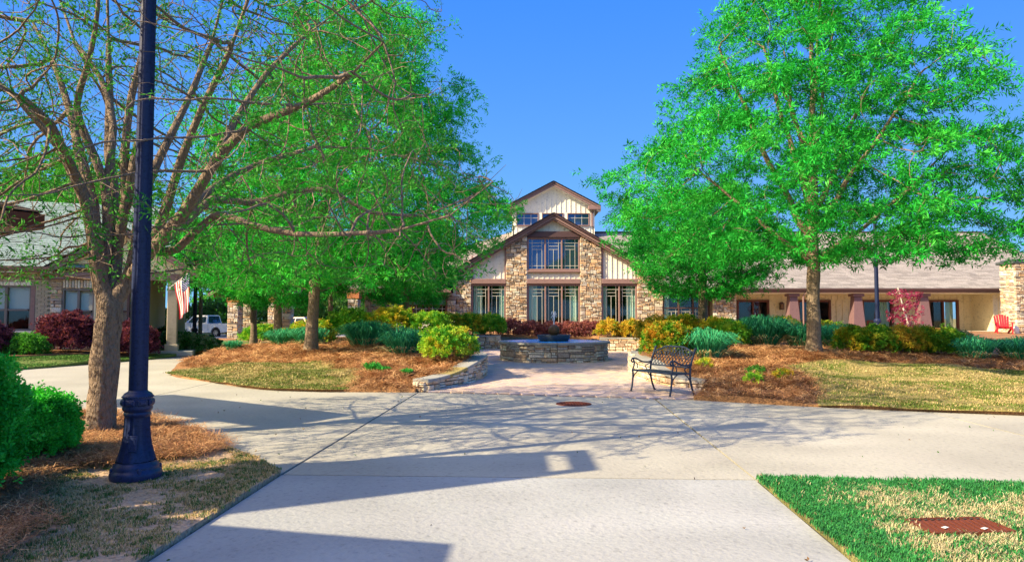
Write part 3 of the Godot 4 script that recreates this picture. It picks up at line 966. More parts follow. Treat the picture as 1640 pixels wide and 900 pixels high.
# ---------------------------------------------------------------- trees
# branches grow towards scattered points until every point is reached
func colonize(pos: PackedVector3Array, par: PackedInt32Array, attr: PackedVector3Array, step: float, infl: float, kill: float, iters: int, lift: float, most: int) -> void:
	var n := attr.size()
	var near := PackedInt32Array()
	var nd := PackedFloat32Array()
	near.resize(n); nd.resize(n)
	nd.fill(1e9)
	var first := 0
	var infl2 := infl * infl
	var kill2 := kill * kill
	var kids := {}
	for it in iters:
		var cnt := pos.size()
		for i in n:
			if nd[i] < 0.0: continue
			var a := attr[i]
			var bd := nd[i]
			var bi := near[i]
			for k in range(first, cnt):
				var q := a.distance_squared_to(pos[k])
				if q < bd:
					bd = q; bi = k
			near[i] = bi
			nd[i] = -1.0 if bd < kill2 else bd
		first = cnt
		var pull := {}
		for i in n:
			if nd[i] < 0.0 or nd[i] > infl2: continue
			var k := near[i]
			pull[k] = pull.get(k, Vector3.ZERO) + (attr[i] - pos[k]).normalized()
		if pull.is_empty() or cnt > most: break
		for k in pull:
			var d: Vector3 = pull[k]
			var ahead := Vector3.ZERO if par[k] < 0 else (pos[k] - pos[par[k]]).normalized()
			if kids.has(k) or is_limb(k): ahead *= 0.0
			d = (d.normalized() + ahead * 0.7 + UP * lift + Vector3(rng.randfn(), rng.randfn(), rng.randfn()) * 0.12).normalized()
			var q: Vector3 = pos[k] + d * step
			if kids.has(k):
				if kids[k].size() >= 3 or kids[k][kids[k].size() - 1].distance_squared_to(q) < step * step * 0.02: continue
				kids[k].append(q)
			else: kids[k] = [q]
			pos.append(q); par.append(k)
		if pos.size() == cnt: break
var limb_count := 0
func is_limb(k: int) -> bool: return k < limb_count
func radii(pos: PackedVector3Array, par: PackedInt32Array, tip: float, power: float, floor_r: PackedFloat32Array) -> PackedFloat32Array:
	var acc := PackedFloat32Array()
	acc.resize(pos.size())
	var r := PackedFloat32Array()
	r.resize(pos.size())
	for i in range(pos.size() - 1, -1, -1):
		r[i] = maxf(tip, pow(acc[i], 1.0 / power))
		if i < floor_r.size(): r[i] = maxf(r[i] * 0.0 + floor_r[i], tip)
		if par[i] >= 0: acc[par[i]] += pow(r[i], power)
	return r
# tubes along every chain of branches; out_tips gets [position, direction] wherever the wood is thin
func wood(m: MB, pos: PackedVector3Array, par: PackedInt32Array, r: PackedFloat32Array, thin: float, tips: Array, flare := 0.0) -> void:
	var main := PackedInt32Array()
	main.resize(pos.size()); main.fill(-1)
	m.bump = FastNoiseLite.new()
	m.bump.frequency = 1.0; m.bump.fractal_octaves = 2
	for i in pos.size():
		var p := par[i]
		if p >= 0 and (main[p] < 0 or r[i] > r[main[p]]): main[p] = i
	for i in pos.size():
		var p := par[i]
		if p >= 0 and main[p] == i: continue
		var pts := PackedVector3Array()
		var rr := PackedFloat32Array()
		if p >= 0:
			pts.append(pos[p]); rr.append(minf(r[p] * 0.8, r[i]))
		var k := i
		while k >= 0:
			pts.append(pos[k])
			var rk := r[k]
			if p < 0 and flare > 0.0: rk *= 1.0 + flare * exp(-(pos[k].y - pos[0].y) * 4.0)
			rr.append(rk)
			if r[k] < thin and k > 0:
				tips.append([pos[k], (pos[k] - pos[maxi(par[k], 0)]).normalized()])
			k = main[k]
		if pts.size() < 2: continue
		rr[rr.size() - 1] *= 0.4
		var big := rr[0]
		# rounded bends: a point between every two on thick wood
		if big > 0.03:
			var p2 := PackedVector3Array()
			var r2 := PackedFloat32Array()
			for q in pts.size() - 1:
				p2.append(pts[q]); r2.append(rr[q])
				p2.append(pts[q].cubic_interpolate(pts[q + 1], pts[maxi(q - 1, 0)], pts[mini(q + 2, pts.size() - 1)], 0.5)); r2.append((rr[q] + rr[q + 1]) * 0.5 * rng.randf_range(0.95, 1.06))
			p2.append(pts[pts.size() - 1]); r2.append(rr[rr.size() - 1])
			pts = p2; rr = r2
		m.tube(pts, rr, 26 if big > 0.1 else (12 if big > 0.04 else (5 if big > 0.015 else 3)), big > 0.03)
func crown_points(count: int, prof: Callable, h0: float, h1: float, axis: Callable, inner := 0.25) -> PackedVector3Array:
	var o := PackedVector3Array()
	var nz := FastNoiseLite.new()
	nz.seed = count; nz.frequency = 0.35
	var guard := 0
	while o.size() < count and guard < count * 30:
		guard += 1
		var h := rng.randf_range(h0, h1)
		var R: float = prof.call(h)
		var a := rng.randf() * TAU
		var q: float = sqrt(rng.randf_range(inner * inner, 1.0)) * R
		if rng.randf() > R / 5.5: continue
		var c: Vector3 = axis.call(h)
		var lump := 1.0 + nz.get_noise_3d(cos(a) * 3.0, h, sin(a) * 3.0) * 0.35
		o.append(c + V(cos(a) * q * lump, h, sin(a) * q * lump))
	return o
func leaders(spec: Array) -> Array:   # [trunk index, start, azimuth, lean, length, radius]
	var o := []
	for s in spec:
		var a := [s[0], s[5]]
		var p: Vector3 = s[1]
		var lean: float = s[3]
		var n := int(s[4] / 0.55)
		for k in n:
			p += V(cos(s[2]) * sin(lean), cos(lean), sin(s[2]) * sin(lean)) * 0.55 + V(rng.randfn(), rng.randfn(), rng.randfn()) * 0.035
			lean *= 0.97
			a.append(p)
		o.append(a)
	return o
func leaf_up(d: Vector3, flat: float) -> Vector3:
	var e := d + Vector3(rng.randfn(), rng.randfn() * (1.0 - flat), rng.randfn()) * 0.7
	e.y *= 1.0 - flat * 0.6
	return e.normalized()
# one tree: trunk line in its own frame, then a grown crown
func make_tree(t: Node3D, trunk: Array, trunk_r: Array, attr: PackedVector3Array, o: Dictionary) -> void:
	var pos := PackedVector3Array()
	var par := PackedInt32Array()
	for i in trunk.size():
		pos.append(trunk[i]); par.append(i - 1)
	var extra := []
	for lb in o.get("limbs", []):
		for i in range(2, lb.size()):
			par.append(lb[0] if i == 2 else pos.size() - 1)
			pos.append(lb[i]); extra.append(lerpf(lb[1], lb[1] * 0.35, (i - 2.0) / maxf(lb.size() - 3, 1)))
	limb_count = pos.size()
	colonize(pos, par, attr, o.step, o.infl, o.kill, o.get("iters", 70), o.get("lift", 0.05), o.get("most", 3500))
	var fl := PackedFloat32Array(trunk_r + extra)
	var r := radii(pos, par, o.tip, o.get("power", 2.3), fl)
	for i in range(fl.size(), r.size()): r[i] = minf(r[i], o.get("limb", 0.12))
	var m := MB.new()
	var tips := []
	wood(m, pos, par, r, o.thin, tips, o.get("flare", 0.5))
	put("trunk", m, o.bark, t)
	var xf := []
	var cols := PackedColorArray()
	var nz := FastNoiseLite.new()
	nz.seed = o.get("seed", 1); nz.frequency = 0.5
	var pal: Array = o.pal
	for tp in tips:
		var p: Vector3 = tp[0]
		for k in o.per:
			var q: Vector3 = p + Vector3(rng.randfn(), rng.randfn() * o.get("thick", 0.7), rng.randfn()) * o.scatter
			if nz.get_noise_3dv(q) < o.get("gap", -0.35): continue
			xf.append(Transform3D(any_basis(leaf_up(tp[1], o.get("flat", 0.4)), rng, rng.randf_range(0.75, 1.25) * o.get("size", 1.0)), q))
			var f := clampf(0.5 + nz.get_noise_3dv(q * 1.7 + V(40, 0, 0)) * 0.9 + rng.randfn() * 0.2, 0, 0.999) * (pal.size() - 1)
			cols.append(mixc(pal[int(f)], pal[mini(int(f) + 1, pal.size() - 1)], f - int(f)))
	multi("crown", o.leaf, xf, cols, M.leaf, t)
	print(t.name, " nodes ", pos.size(), " sprays ", xf.size())
func copy_tree(src: Node3D, label: String, at: Vector3, turn: float, s: Vector3, group: String) -> Node3D:
	var c: Node3D = src.duplicate()
	c.name = numbered(String(src.name).rstrip("0123456789").trim_suffix("_"))
	add_child(c)
	c.position = at; c.rotation.y = turn; c.scale = s
	c.set_meta("label", label); c.set_meta("group", group)
	return c

var OAK := [Color(0.01, 0.17, 0.018), Color(0.013, 0.33, 0.033), Color(0.025, 0.48, 0.052), Color(0.085, 0.6, 0.075)]
func foreground_tree() -> void:
	var t := thing("foreground_tree", "many stemmed tree with sparse new leaves rising from pine straw beside the black lamp post", "tree", V(-5.2, 0.0, -8.74))
	var L := [
		[0.172, 0.15, -1, -1, V(-5.2, -0.04, -8.74), V(-5.2, 0.2, -8.74), V(-5.19, 0.48, -8.74), V(-5.17, 0.8, -8.74), V(-5.16, 1.11, -8.74), V(-5.14, 1.4, -8.74), V(-5.12, 1.67, -8.74)],
		[0.100, 0.025, 0, 6, V(-5.24, 1.95, -8.74), V(-5.26, 2.37, -8.64), V(-5.28, 2.79, -8.54), V(-5.39, 3.2, -8.44), V(-5.51, 3.6, -8.24), V(-5.7, 3.88, -8.14), V(-5.99, 4.22, -8.04), V(-6.35, 4.51, -7.94)],
		[0.072, 0.02, 1, 1, V(-5.44, 2.96, -8.84), V(-5.77, 3.73, -9.04), V(-6.05, 4.36, -9.24), V(-6.44, 5.11, -9.44), V(-6.88, 5.76, -9.64)],
		[0.068, 0.02, 1, 0, V(-5.24, 2.47, -8.84), V(-5.34, 3.22, -8.94), V(-5.55, 3.84, -8.84), V(-5.63, 4.25, -8.74), V(-5.4, 4.62, -8.54), V(-5.17, 5.08, -8.34), V(-5.09, 5.56, -8.24)],
		[0.048, 0.015, 1, 3, V(-5.28, 3.73, -7.74), V(-5.27, 3.89, -7.24), V(-5.27, 3.91, -6.74)],
		[0.048, 0.02, 3, 1, V(-5.38, 4.08, -9.14), V(-5.75, 4.85, -9.44), V(-6.33, 5.49, -9.74), V(-6.69, 6.2, -9.94)],
		[0.088, 0.02, 0, 6, V(-5.19, 2.24, -8.94), V(-5.26, 2.91, -9.04), V(-5.49, 3.78, -9.24), V(-5.62, 4.6, -9.44), V(-5.72, 5.41, -9.54), V(-5.77, 6.28, -9.54)],
		[0.064, 0.02, 6, 0, V(-5.02, 2.96, -8.84), V(-4.93, 3.63, -8.64), V(-4.81, 4.31, -8.54), V(-4.53, 5.0, -8.34), V(-4.4, 5.63, -8.24)],
		[0.068, 0.075, 7, 0, V(-4.89, 3.26, -8.74), V(-4.77, 3.59, -8.64), V(-4.69, 3.76, -8.59)],
		[0.096, 0.02, 0, 6, V(-4.94, 2.03, -8.84), V(-4.84, 2.51, -8.84), V(-4.81, 2.96, -8.84), V(-4.78, 3.3, -8.94), V(-4.56, 3.93, -9.04), V(-4.37, 4.62, -9.24), V(-4.21, 5.37, -9.44), V(-4.08, 6.19, -9.54)],
		[0.068, 0.02, 9, 1, V(-4.59, 2.37, -8.64), V(-4.28, 2.89, -8.44), V(-4.01, 3.46, -8.24), V(-3.61, 4.04, -7.94), V(-3.19, 4.57, -7.64), V(-2.91, 5.1, -7.44)],
		[0.080, 0.015, 9, 0, V(-4.45, 2.36, -8.44), V(-3.92, 2.77, -8.14), V(-3.49, 3.22, -7.84), V(-2.95, 3.64, -7.54), V(-2.21, 3.76, -7.14), V(-1.59, 3.97, -6.74), V(-1.25, 4.2, -6.54)],
		[0.060, 0.008, 11, 0, V(-4.31, 2.73, -8.94), V(-4.07, 3.12, -9.24), V(-3.68, 3.13, -9.64), V(-3.13, 3.34, -9.84), V(-2.62, 3.36, -9.94), V(-2.1, 3.06, -10.04), V(-1.3, 3.04, -10.24), V(-0.56, 3.38, -10.34), V(-0.09, 3.86, -10.44)],
		[0.052, 0.008, 10, 0, V(-4.19, 2.37, -8.54), V(-3.6, 2.75, -8.24), V(-3.03, 2.6, -7.94), V(-2.46, 2.47, -7.74), V(-1.78, 2.45, -7.54), V(-1.22, 2.48, -7.44), V(-0.67, 2.62, -7.34), V(-0.2, 2.97, -7.24)],
		[0.044, 0.008, 11, 1, V(-3.78, 3.28, -8.84), V(-3.48, 3.63, -9.34), V(-2.86, 3.99, -9.84), V(-2.14, 4.06, -10.24), V(-1.35, 3.92, -10.64)],
		[0.044, 0.012, 11, 2, V(-3.33, 3.88, -8.14), V(-3.03, 4.54, -8.34), V(-2.64, 5.08, -8.54), V(-2.07, 5.64, -8.74)]]
	var pos := PackedVector3Array()
	var par := PackedInt32Array()
	var fl := PackedFloat32Array()
	var starts := []
	for q in L:
		starts.append(pos.size())
		var cnt: int = q.size() - 4
		for k in cnt:
			pos.append(q[4 + k])
			par.append(pos.size() - 2 if k > 0 else (-1 if q[2] < 0 else starts[q[2]] + q[3]))
			fl.append(lerpf(q[0], q[1], float(k) / maxi(cnt - 1, 1)))
	# a third generation of smaller limbs off the big ones, then fine twigs
	var attr := PackedVector3Array()
	var nz := FastNoiseLite.new()
	nz.seed = 9; nz.frequency = 0.4
	while attr.size() < 10500:
		var p := V(rng.randf_range(-8.6, 0.6), rng.randf_range(2.0, 8.6), -rng.randf_range(5.4, 12.4))
		var c := V(-4.4, 4.2, -8.8)
		var e := (p - c) / V(4.7, 4.4, 3.5)
		if e.length() > 1.0 or e.length() < 0.25: continue
		if p.y < 2.4 and p.x > -3.6 and rng.randf() < 0.5: continue
		if p.x > -1.5 and p.y > 4.6 and p.y < 5.9: continue
		if p.x > -0.9 and p.y > 3.4: continue
		attr.append(p)
	limb_count = pos.size()
	colonize(pos, par, attr, 0.14, 1.3, 0.165, 80, 0.0, 16000)
	var r := radii(pos, par, 0.0038, 2.1, fl)
	for i in range(fl.size(), r.size()): r[i] = minf(r[i] * 1.1, 0.045)
	var m := MB.new()
	var tips := []
	for i in pos.size(): pos[i] -= t.position
	wood(m, pos, par, r, 0.0075, tips, 0.06)
	put("trunk", m, M.bark, t)
	var stub := MB.new()
	var sa := V(-4.69, 3.76, -8.59) - t.position
	var sd := V(0.4, 0.9, 0.2).normalized()
	stub.tube(PackedVector3Array([sa - sd * 0.03, sa + sd * 0.02]), PackedFloat32Array([0.05, 0.07]), 12)
	put("pruned_end", stub, M.cutwood, t)
	var xf := []
	var cols := PackedColorArray()
	for tp in tips:
		if nz.get_noise_3dv(tp[0]) < -0.2 and rng.randf() < 0.8: continue
		if rng.randf() < 0.38: continue
		if tp[0].y < 2.6 and Vector2(tp[0].x, tp[0].z).length() < 0.9: continue
		for k in (5 if rng.randf() < 0.15 else rng.randi_range(1, 2)):
			var q: Vector3 = tp[0] + Vector3(rng.randfn(), rng.randfn() - 0.4, rng.randfn()) * 0.06
			xf.append(Transform3D(any_basis(tp[1] + Vector3(rng.randfn(), rng.randfn() - 0.3, rng.randfn()) * 0.6, rng, rng.randf_range(0.6, 1.15)), q))
			cols.append(mixc(Color(0.025, 0.24, 0.025), Color(0.11, 0.5, 0.06), rng.randf()))
	multi("crown", LEAVES.ash, xf, cols, M.leaf, t)
	print("foreground nodes ", pos.size(), " sprays ", xf.size())

func plant_trees() -> void:
	foreground_tree()
	# willow oak right of the plaza
	var t := thing("willow_oak", "tall spreading willow oak on the pine straw mound right of the bench", "tree", V(7.9, 0.5, -18), 0.0, "willow oaks round the plaza")
	var prof := func(h: float) -> float:
		if h < 2.2: return 2.2
		if h < 4.6: return lerpf(4.2, 5.6, (h - 2.2) / 2.4)
		return lerpf(5.4, 0.7, clampf((h - 4.6) / 7.0, 0, 1))
	var attr := crown_points(1500, prof, 2.3, 11.8, func(h): return V(0.05, 0, 0), 0.2)
	make_tree(t, [V(0, -0.1, 0), V(0, 0.4, 0), V(0.01, 1.0, 0), V(0.0, 1.7, 0), V(0.03, 2.4, 0.02), V(0.0, 3.1, 0.0), V(0.05, 3.8, 0.03), V(0.08, 4.6, 0), V(0.1, 5.4, 0.05), V(0.06, 6.2, 0.05), V(0.12, 7.0, 0.0), V(0.1, 7.8, 0.0), V(0.12, 8.6, 0), V(0.15, 9.4, 0.0), V(0.1, 10.2, 0)],
		[0.175, 0.168, 0.165, 0.16, 0.155, 0.145, 0.13, 0.11, 0.095, 0.08, 0.065, 0.055, 0.045, 0.035, 0.03], attr,
		{"limbs": leaders([[4, V(0.03, 2.4, 0), 3.3, 0.95, 4.5, 0.06], [4, V(0.03, 2.5, 0), 0.1, 1.0, 4.5, 0.06], [5, V(0, 3.0, 0), 3.0, 0.5, 5.8, 0.085], [5, V(0, 3.1, 0), 0.9, 0.75, 4.6, 0.07], [6, V(0.05, 3.6, 0), 3.5, 0.28, 5.4, 0.085], [6, V(0.05, 3.7, 0), 0.2, 0.42, 4.6, 0.075], [7, V(0.08, 4.4, 0), 4.6, 0.35, 4.4, 0.06], [7, V(0.08, 4.5, 0), 1.8, 0.35, 4.4, 0.06], [8, V(0.1, 5.2, 0), 3.2, 0.4, 3.3, 0.05], [8, V(0.1, 5.3, 0), 0.0, 0.25, 4.0, 0.055]]), "step": 0.27, "infl": 3.0, "kill": 0.42, "tip": 0.006, "power": 2.35, "thin": 0.011, "lift": 0.1, "limb": 0.085, "bark": M.bark_grey, "pal": OAK, "per": 9, "scatter": 0.25, "thick": 0.35, "flat": 0.6, "gap": -0.2, "leaf": LEAVES.oak, "seed": 3, "flare": 0.45, "most": 4200})
	# its neighbour on the left mound
	var t2 := thing("willow_oak", "leafy green willow oak on the pine straw island left of the fountain", "tree", V(-5.85, 0.44, -20), 0.0, "willow oaks round the plaza")
	var oak2 := [Color(0.01, 0.24, 0.025), Color(0.02, 0.42, 0.04), Color(0.05, 0.58, 0.06), Color(0.13, 0.68, 0.08)]
	var prof2 := func(h: float) -> float:
		if h < 4.0: return lerpf(3.4, 4.5, (h - 1.8) / 2.2)
		return lerpf(4.5, 2.0, clampf((h - 4.0) / 6.0, 0, 1))
	var attr2 := crown_points(1300, prof2, 1.9, 10.0, func(h): return V(0.75 + 0.06 * h, 0, 0), 0.15)
	make_tree(t2, [V(0, -0.1, 0), V(0.02, 0.5, 0), V(0.05, 1.1, 0), V(0.08, 1.8, 0), V(0.12, 2.5, 0.02), V(0.2, 3.2, 0.0), V(0.3, 3.9, 0.03), V(0.4, 4.7, 0), V(0.5, 5.5, 0.05), V(0.6, 6.3, 0.05), V(0.7, 7.1, 0), V(0.8, 7.9, 0)],
		[0.180, 0.17, 0.16, 0.155, 0.15, 0.13, 0.115, 0.1, 0.085, 0.07, 0.055, 0.04], attr2,
		{"step": 0.27, "infl": 2.8, "kill": 0.42, "tip": 0.006, "power": 2.35, "thin": 0.011, "lift": 0.1, "limb": 0.07, "bark": M.bark_grey, "pal": oak2, "per": 12, "scatter": 0.3, "thick": 0.45, "flat": 0.5, "gap": -0.24, "leaf": LEAVES.oak, "seed": 4, "flare": 0.4, "most": 3600})
	# small plaza trees, one shape turned and scaled
	var t3 := thing("plaza_tree", "slim tree in front of the right hand triple window of the clubhouse", "tree", V(7.5, 0.62, -27), 0.0, "small trees close to the clubhouse")
	var prof3 := func(h: float) -> float: return 2.7 * sqrt(clampf(1.0 - pow((h - 3.6) / 2.3, 2.0), 0.0, 1.0)) + 0.3
	var attr3 := crown_points(560, prof3, 1.7, 5.9, func(h): return Vector3.ZERO, 0.1)
	var o3 := {"step": 0.26, "infl": 2.4, "kill": 0.4, "tip": 0.006, "power": 2.3, "thin": 0.011, "lift": 0.08, "limb": 0.06, "bark": M.bark_grey, "pal": OAK, "per": 12, "scatter": 0.26, "thick": 0.5, "flat": 0.5, "gap": -0.4, "leaf": LEAVES.oak, "seed": 6, "flare": 0.4, "most": 2000}
	make_tree(t3, [V(0, -0.1, 0), V(0, 0.5, 0), V(0, 1.1, 0), V(0.03, 1.8, 0), V(0.0, 2.5, 0.02), V(0.05, 3.2, 0.0), V(0.05, 4.0, 0.03)], [0.2, 0.19, 0.18, 0.17, 0.14, 0.1, 0.07], attr3, o3)
	copy_tree(t3, "slim tree before the left wing's triple window", V(-4.55, 0.65, -29.5), 2.1, V(0.75, 0.85, 0.75), "small trees close to the clubhouse")
	copy_tree(t3, "slim young tree at the drive side of the left island", V(-9.2, 0.35, -27), 4.0, V(0.85, 0.95, 0.85), "small trees close to the clubhouse")
	# vase-shaped crepe myrtles by the entrance canopy
	var t4 := thing("crepe_myrtle", "vase shaped crepe myrtle in front of the stone entrance pillars", "tree", V(-12.6, 0.12, -33.5), 0.0, "crepe myrtles by the entrance canopy")
	var prof4 := func(h: float) -> float: return lerpf(0.5, 2.3, clampf((h - 1.9) / 1.4, 0, 1)) if h < 3.3 else 2.3 * sqrt(clampf(1.0 - pow((h - 3.3) / 1.5, 2.0), 0.0, 1.0)) + 0.1
	var attr4 := crown_points(500, prof4, 2.0, 4.7, func(h): return Vector3.ZERO, 0.0)
	var o4 := o3.duplicate()
	o4.merge({"lift": 0.02, "bark": M.bark, "seed": 8, "limb": 0.07, "infl": 2.0, "pal": [Color(0.02, 0.3, 0.03), Color(0.045, 0.46, 0.04), Color(0.1, 0.58, 0.06)]}, true)
	make_tree(t4, [V(0, -0.1, 0), V(0.02, 0.5, 0), V(0, 1.0, 0), V(-0.02, 1.5, 0), V(0.0, 1.9, 0)], [0.17, 0.15, 0.14, 0.14, 0.15], attr4, o4)
	copy_tree(t4, "crepe myrtle on the island between oak trunk and left wing", V(-8.6, 0.55, -32.5), 1.7, V(0.8, 0.92, 0.8), "crepe myrtles by the entrance canopy")
	copy_tree(t4, "crepe myrtle rising behind the white pickup truck", V(-21.8, -0.4, -62), 3.0, V(1.3, 1.2, 1.3), "crepe myrtles by the entrance canopy")
	copy_tree(t4, "thin crepe myrtle standing beside the second lamp post", V(-13.7, 0.3, -30.2), 5.0, V(0.55, 1.15, 0.55), "crepe myrtles by the entrance canopy")
	# the wooded edge beyond
	var t5 := thing("woodland_tree", "broad bright green tree behind the cottage roof at far left", "tree", V(-33, -0.2, -49.5), 0.0, "trees of the wooded edge")
	var prof5 := func(h: float) -> float: return 4.8 * sqrt(clampf(1.0 - pow((h - 6.2) / 5.4, 2.0), 0.0, 1.0)) + 0.3
	var attr5 := crown_points(620, prof5, 1.0, 11.6, func(h): return Vector3.ZERO, 0.3)
	var o5 := {"step": 0.5, "infl": 4.5, "kill": 0.85, "tip": 0.012, "power": 2.3, "thin": 0.024, "lift": 0.08, "limb": 0.12, "bark": M.bark_grey, "pal": [Color(0.02, 0.2, 0.02), Color(0.05, 0.38, 0.03), Color(0.1, 0.5, 0.05), Color(0.18, 0.5, 0.09)], "per": 8, "scatter": 0.55, "thick": 0.7, "flat": 0.3, "gap": -0.4, "leaf": LEAVES.broad, "seed": 12, "flare": 0.3, "most": 1800}
	make_tree(t5, [V(0, -0.3, 0), V(0, 1, 0), V(0.1, 2.2, 0), V(0.1, 3.5, 0.1), V(0, 5, 0), V(0.2, 6.5, 0), V(0.2, 8, 0)], [0.3, 0.27, 0.25, 0.22, 0.18, 0.14, 0.1], attr5, o5)
	var spots := [[-41, 64, 1.5, "big bright woodland tree close behind the cottage ridge"], [-46, 50, 1.45, "bright woodland tree behind the cottage's left end"], [-58, 66, 1.3, "tall woodland tree left of the broad bright one behind the cottage"], [-23, 84, 0.85, "distant woodland tree seen above the white pickup"], [-31, 82, 0.95, "distant woodland tree behind the cottage porch"], [-16.5, 90, 0.95, "distant woodland tree between the entrance pillars"], [-28, 95, 1.05, "far tree at the back of the wood over the truck"], [-10.5, 88, 0.85, "distant woodland tree right of the entrance pillars"], [-22, 100, 1.1, "rearmost tree over the entrance canopy"], [-37, 92, 1.1, "far woodland tree behind the flag"], [-4.5, 92, 0.8, "far tree half hidden by the left wing"], [-52, 70, 1.3, "big tree at the far left edge behind the cottage"]]
	for k in spots.size():
		var s: Array = spots[k]
		copy_tree(t5, s[3], V(s[0], -0.5, -s[1]), 1.3 * k + 0.7, Vector3.ONE * s[2], "trees of the wooded edge")
	# undergrowth that closes the view under the far trees
	for k in 7:
		var names := ["leftmost", "second", "third", "fourth", "fifth", "sixth", "rightmost"]
		shrub("woodland_bush", "%s wild bush in the row under the distant trees" % names[k], "bush", V(-36 + k * 5.2, -0.5, -76 + (k % 3) * 3.0), V(3.4, 1.7 + 0.5 * (k % 2), 1.8), 700, [Color(0.03, 0.13, 0.02), Color(0.09, 0.25, 0.05), Color(0.15, 0.28, 0.09)], LEAVES.broad, 300 + k, "wild bushes along the wooded edge")

# ---------------------------------------------------------------- fountain and planter walls
func ring_path(c: Vector3, r: float) -> Callable:
	return func(s: float) -> Transform3D:
		var a := s / r
		var z := Vector3(sin(a), 0, cos(a))
		return Transform3D(Basis(Vector3(cos(a), 0, -sin(a)), Vector3.UP, z), c + z * r)
func fountain() -> void:
	var c := V(1.45, 0, -23.8)
	var t := thing("fountain", "round stone fountain with blue water and a ball in a dark bowl", "fountain", c)
	var w := holder("basin_wall", t)
	var st := []
	lay_wall(st, ring_path(V(0, 0.0, 0), 1.8), TAU * 1.8, 0.6, 71, 0.22, 0.34, 0.1, null, [6, 2, 3, 0, 3, 6, 4, 1, 2, 1])
	st.sort_custom(func(a, b): return a[0].origin.z > b[0].origin.z)
	var m := MB.new()
	m.lathe([Vector2(1.8, 0), Vector2(1.8, 0.6), Vector2(1.66, 0.6), Vector2(1.66, 0.1)], 48)
	put("mortar", m, M.mortar, w)
	flush_stones(w, st, 220)
	var r := RandomNumberGenerator.new()
	r.seed = 3
	var a := 0.0
	while a < TAU - 0.01:
		var da := r.randf_range(0.3, 0.46)
		if TAU - a - da < 0.2: da = TAU - a
		var g := MB.new()
		var tone := r.randf_range(0.8, 1.15)
		g.col = Color(tone, tone, tone * 0.98)
		var n := 5
		for k in n:
			var a0 := a + 0.004 + (da - 0.008) * k / n
			var a1 := a + 0.004 + (da - 0.008) * (k + 1) / n
			var P := func(an: float, rr: float, y: float) -> Vector3: return Vector3(sin(an) * rr, y, cos(an) * rr)
			g.quad(P.call(a0, 1.92, 0.665), P.call(a1, 1.92, 0.665), P.call(a1, 1.64, 0.67), P.call(a0, 1.64, 0.67))
			g.quad(P.call(a0, 1.935, 0.6), P.call(a1, 1.935, 0.6), P.call(a1, 1.935, 0.65), P.call(a0, 1.935, 0.65))
			g.quad(P.call(a0, 1.935, 0.65), P.call(a1, 1.935, 0.65), P.call(a1, 1.92, 0.665), P.call(a0, 1.92, 0.665))
			g.quad(P.call(a1, 1.64, 0.6), P.call(a0, 1.64, 0.6), P.call(a0, 1.64, 0.67), P.call(a1, 1.64, 0.67))
			g.quad(P.call(a1, 1.935, 0.6), P.call(a0, 1.935, 0.6), P.call(a0, 1.64, 0.6), P.call(a1, 1.64, 0.6))
		put("cap_stone", g, M.cap, t)
		a += da
	var b := MB.new()
	b.lathe([Vector2(0.0, 0.12), Vector2(1.64, 0.12), Vector2(1.65, 0.6)], 48)
	put("basin", b, M.basin, t)
	var wa := MB.new()
	for k in 48:
		var p := V(sin(TAU * k / 48), 0, cos(TAU * k / 48)) * 1.65 + UP * 0.664
		var q := V(sin(TAU * (k + 1) / 48), 0, cos(TAU * (k + 1) / 48)) * 1.65 + UP * 0.664
		wa.tri(V(0, 0.664, 0), p, q)
	put("water", wa, M.water, t)
	var bw := MB.new()
	bw.lathe([Vector2(0.26, 0.3), Vector2(0.3, 0.55), Vector2(0.47, 0.64), Vector2(0.55, 0.76), Vector2(0.575, 0.85), Vector2(0.575, 0.88), Vector2(0.52, 0.88), Vector2(0.46, 0.8), Vector2(0.0, 0.78)], 36)
	put("bowl", bw, M.bowl, t)
	var bl := MB.new()
	var nz := FastNoiseLite.new()
	bl.ball(V(0, 1.03, 0), Vector3.ONE * 0.2, 24, 16, nz, 0.05)
	put("stone_ball", bl, M.ballstone, t)
	var j := MB.new()
	for k in 9:
		var an := TAU * k / 9
		var o := V(cos(an), 0, sin(an))
		var pts := PackedVector3Array()
		var rr := PackedFloat32Array()
		for i in 7:
			var f := i / 6.0
			pts.append(V(0, 1.2, 0) + o * (0.01 + 0.09 * f * f) + UP * (0.5 * sin(f * 2.3) * (0.7 + 0.3 * sin(k * 1.9))))
			rr.append(0.016 * (1.0 - f * 0.5))
		j.tube(pts, rr, 6)
	put("water_jet", j, M.jet, t)

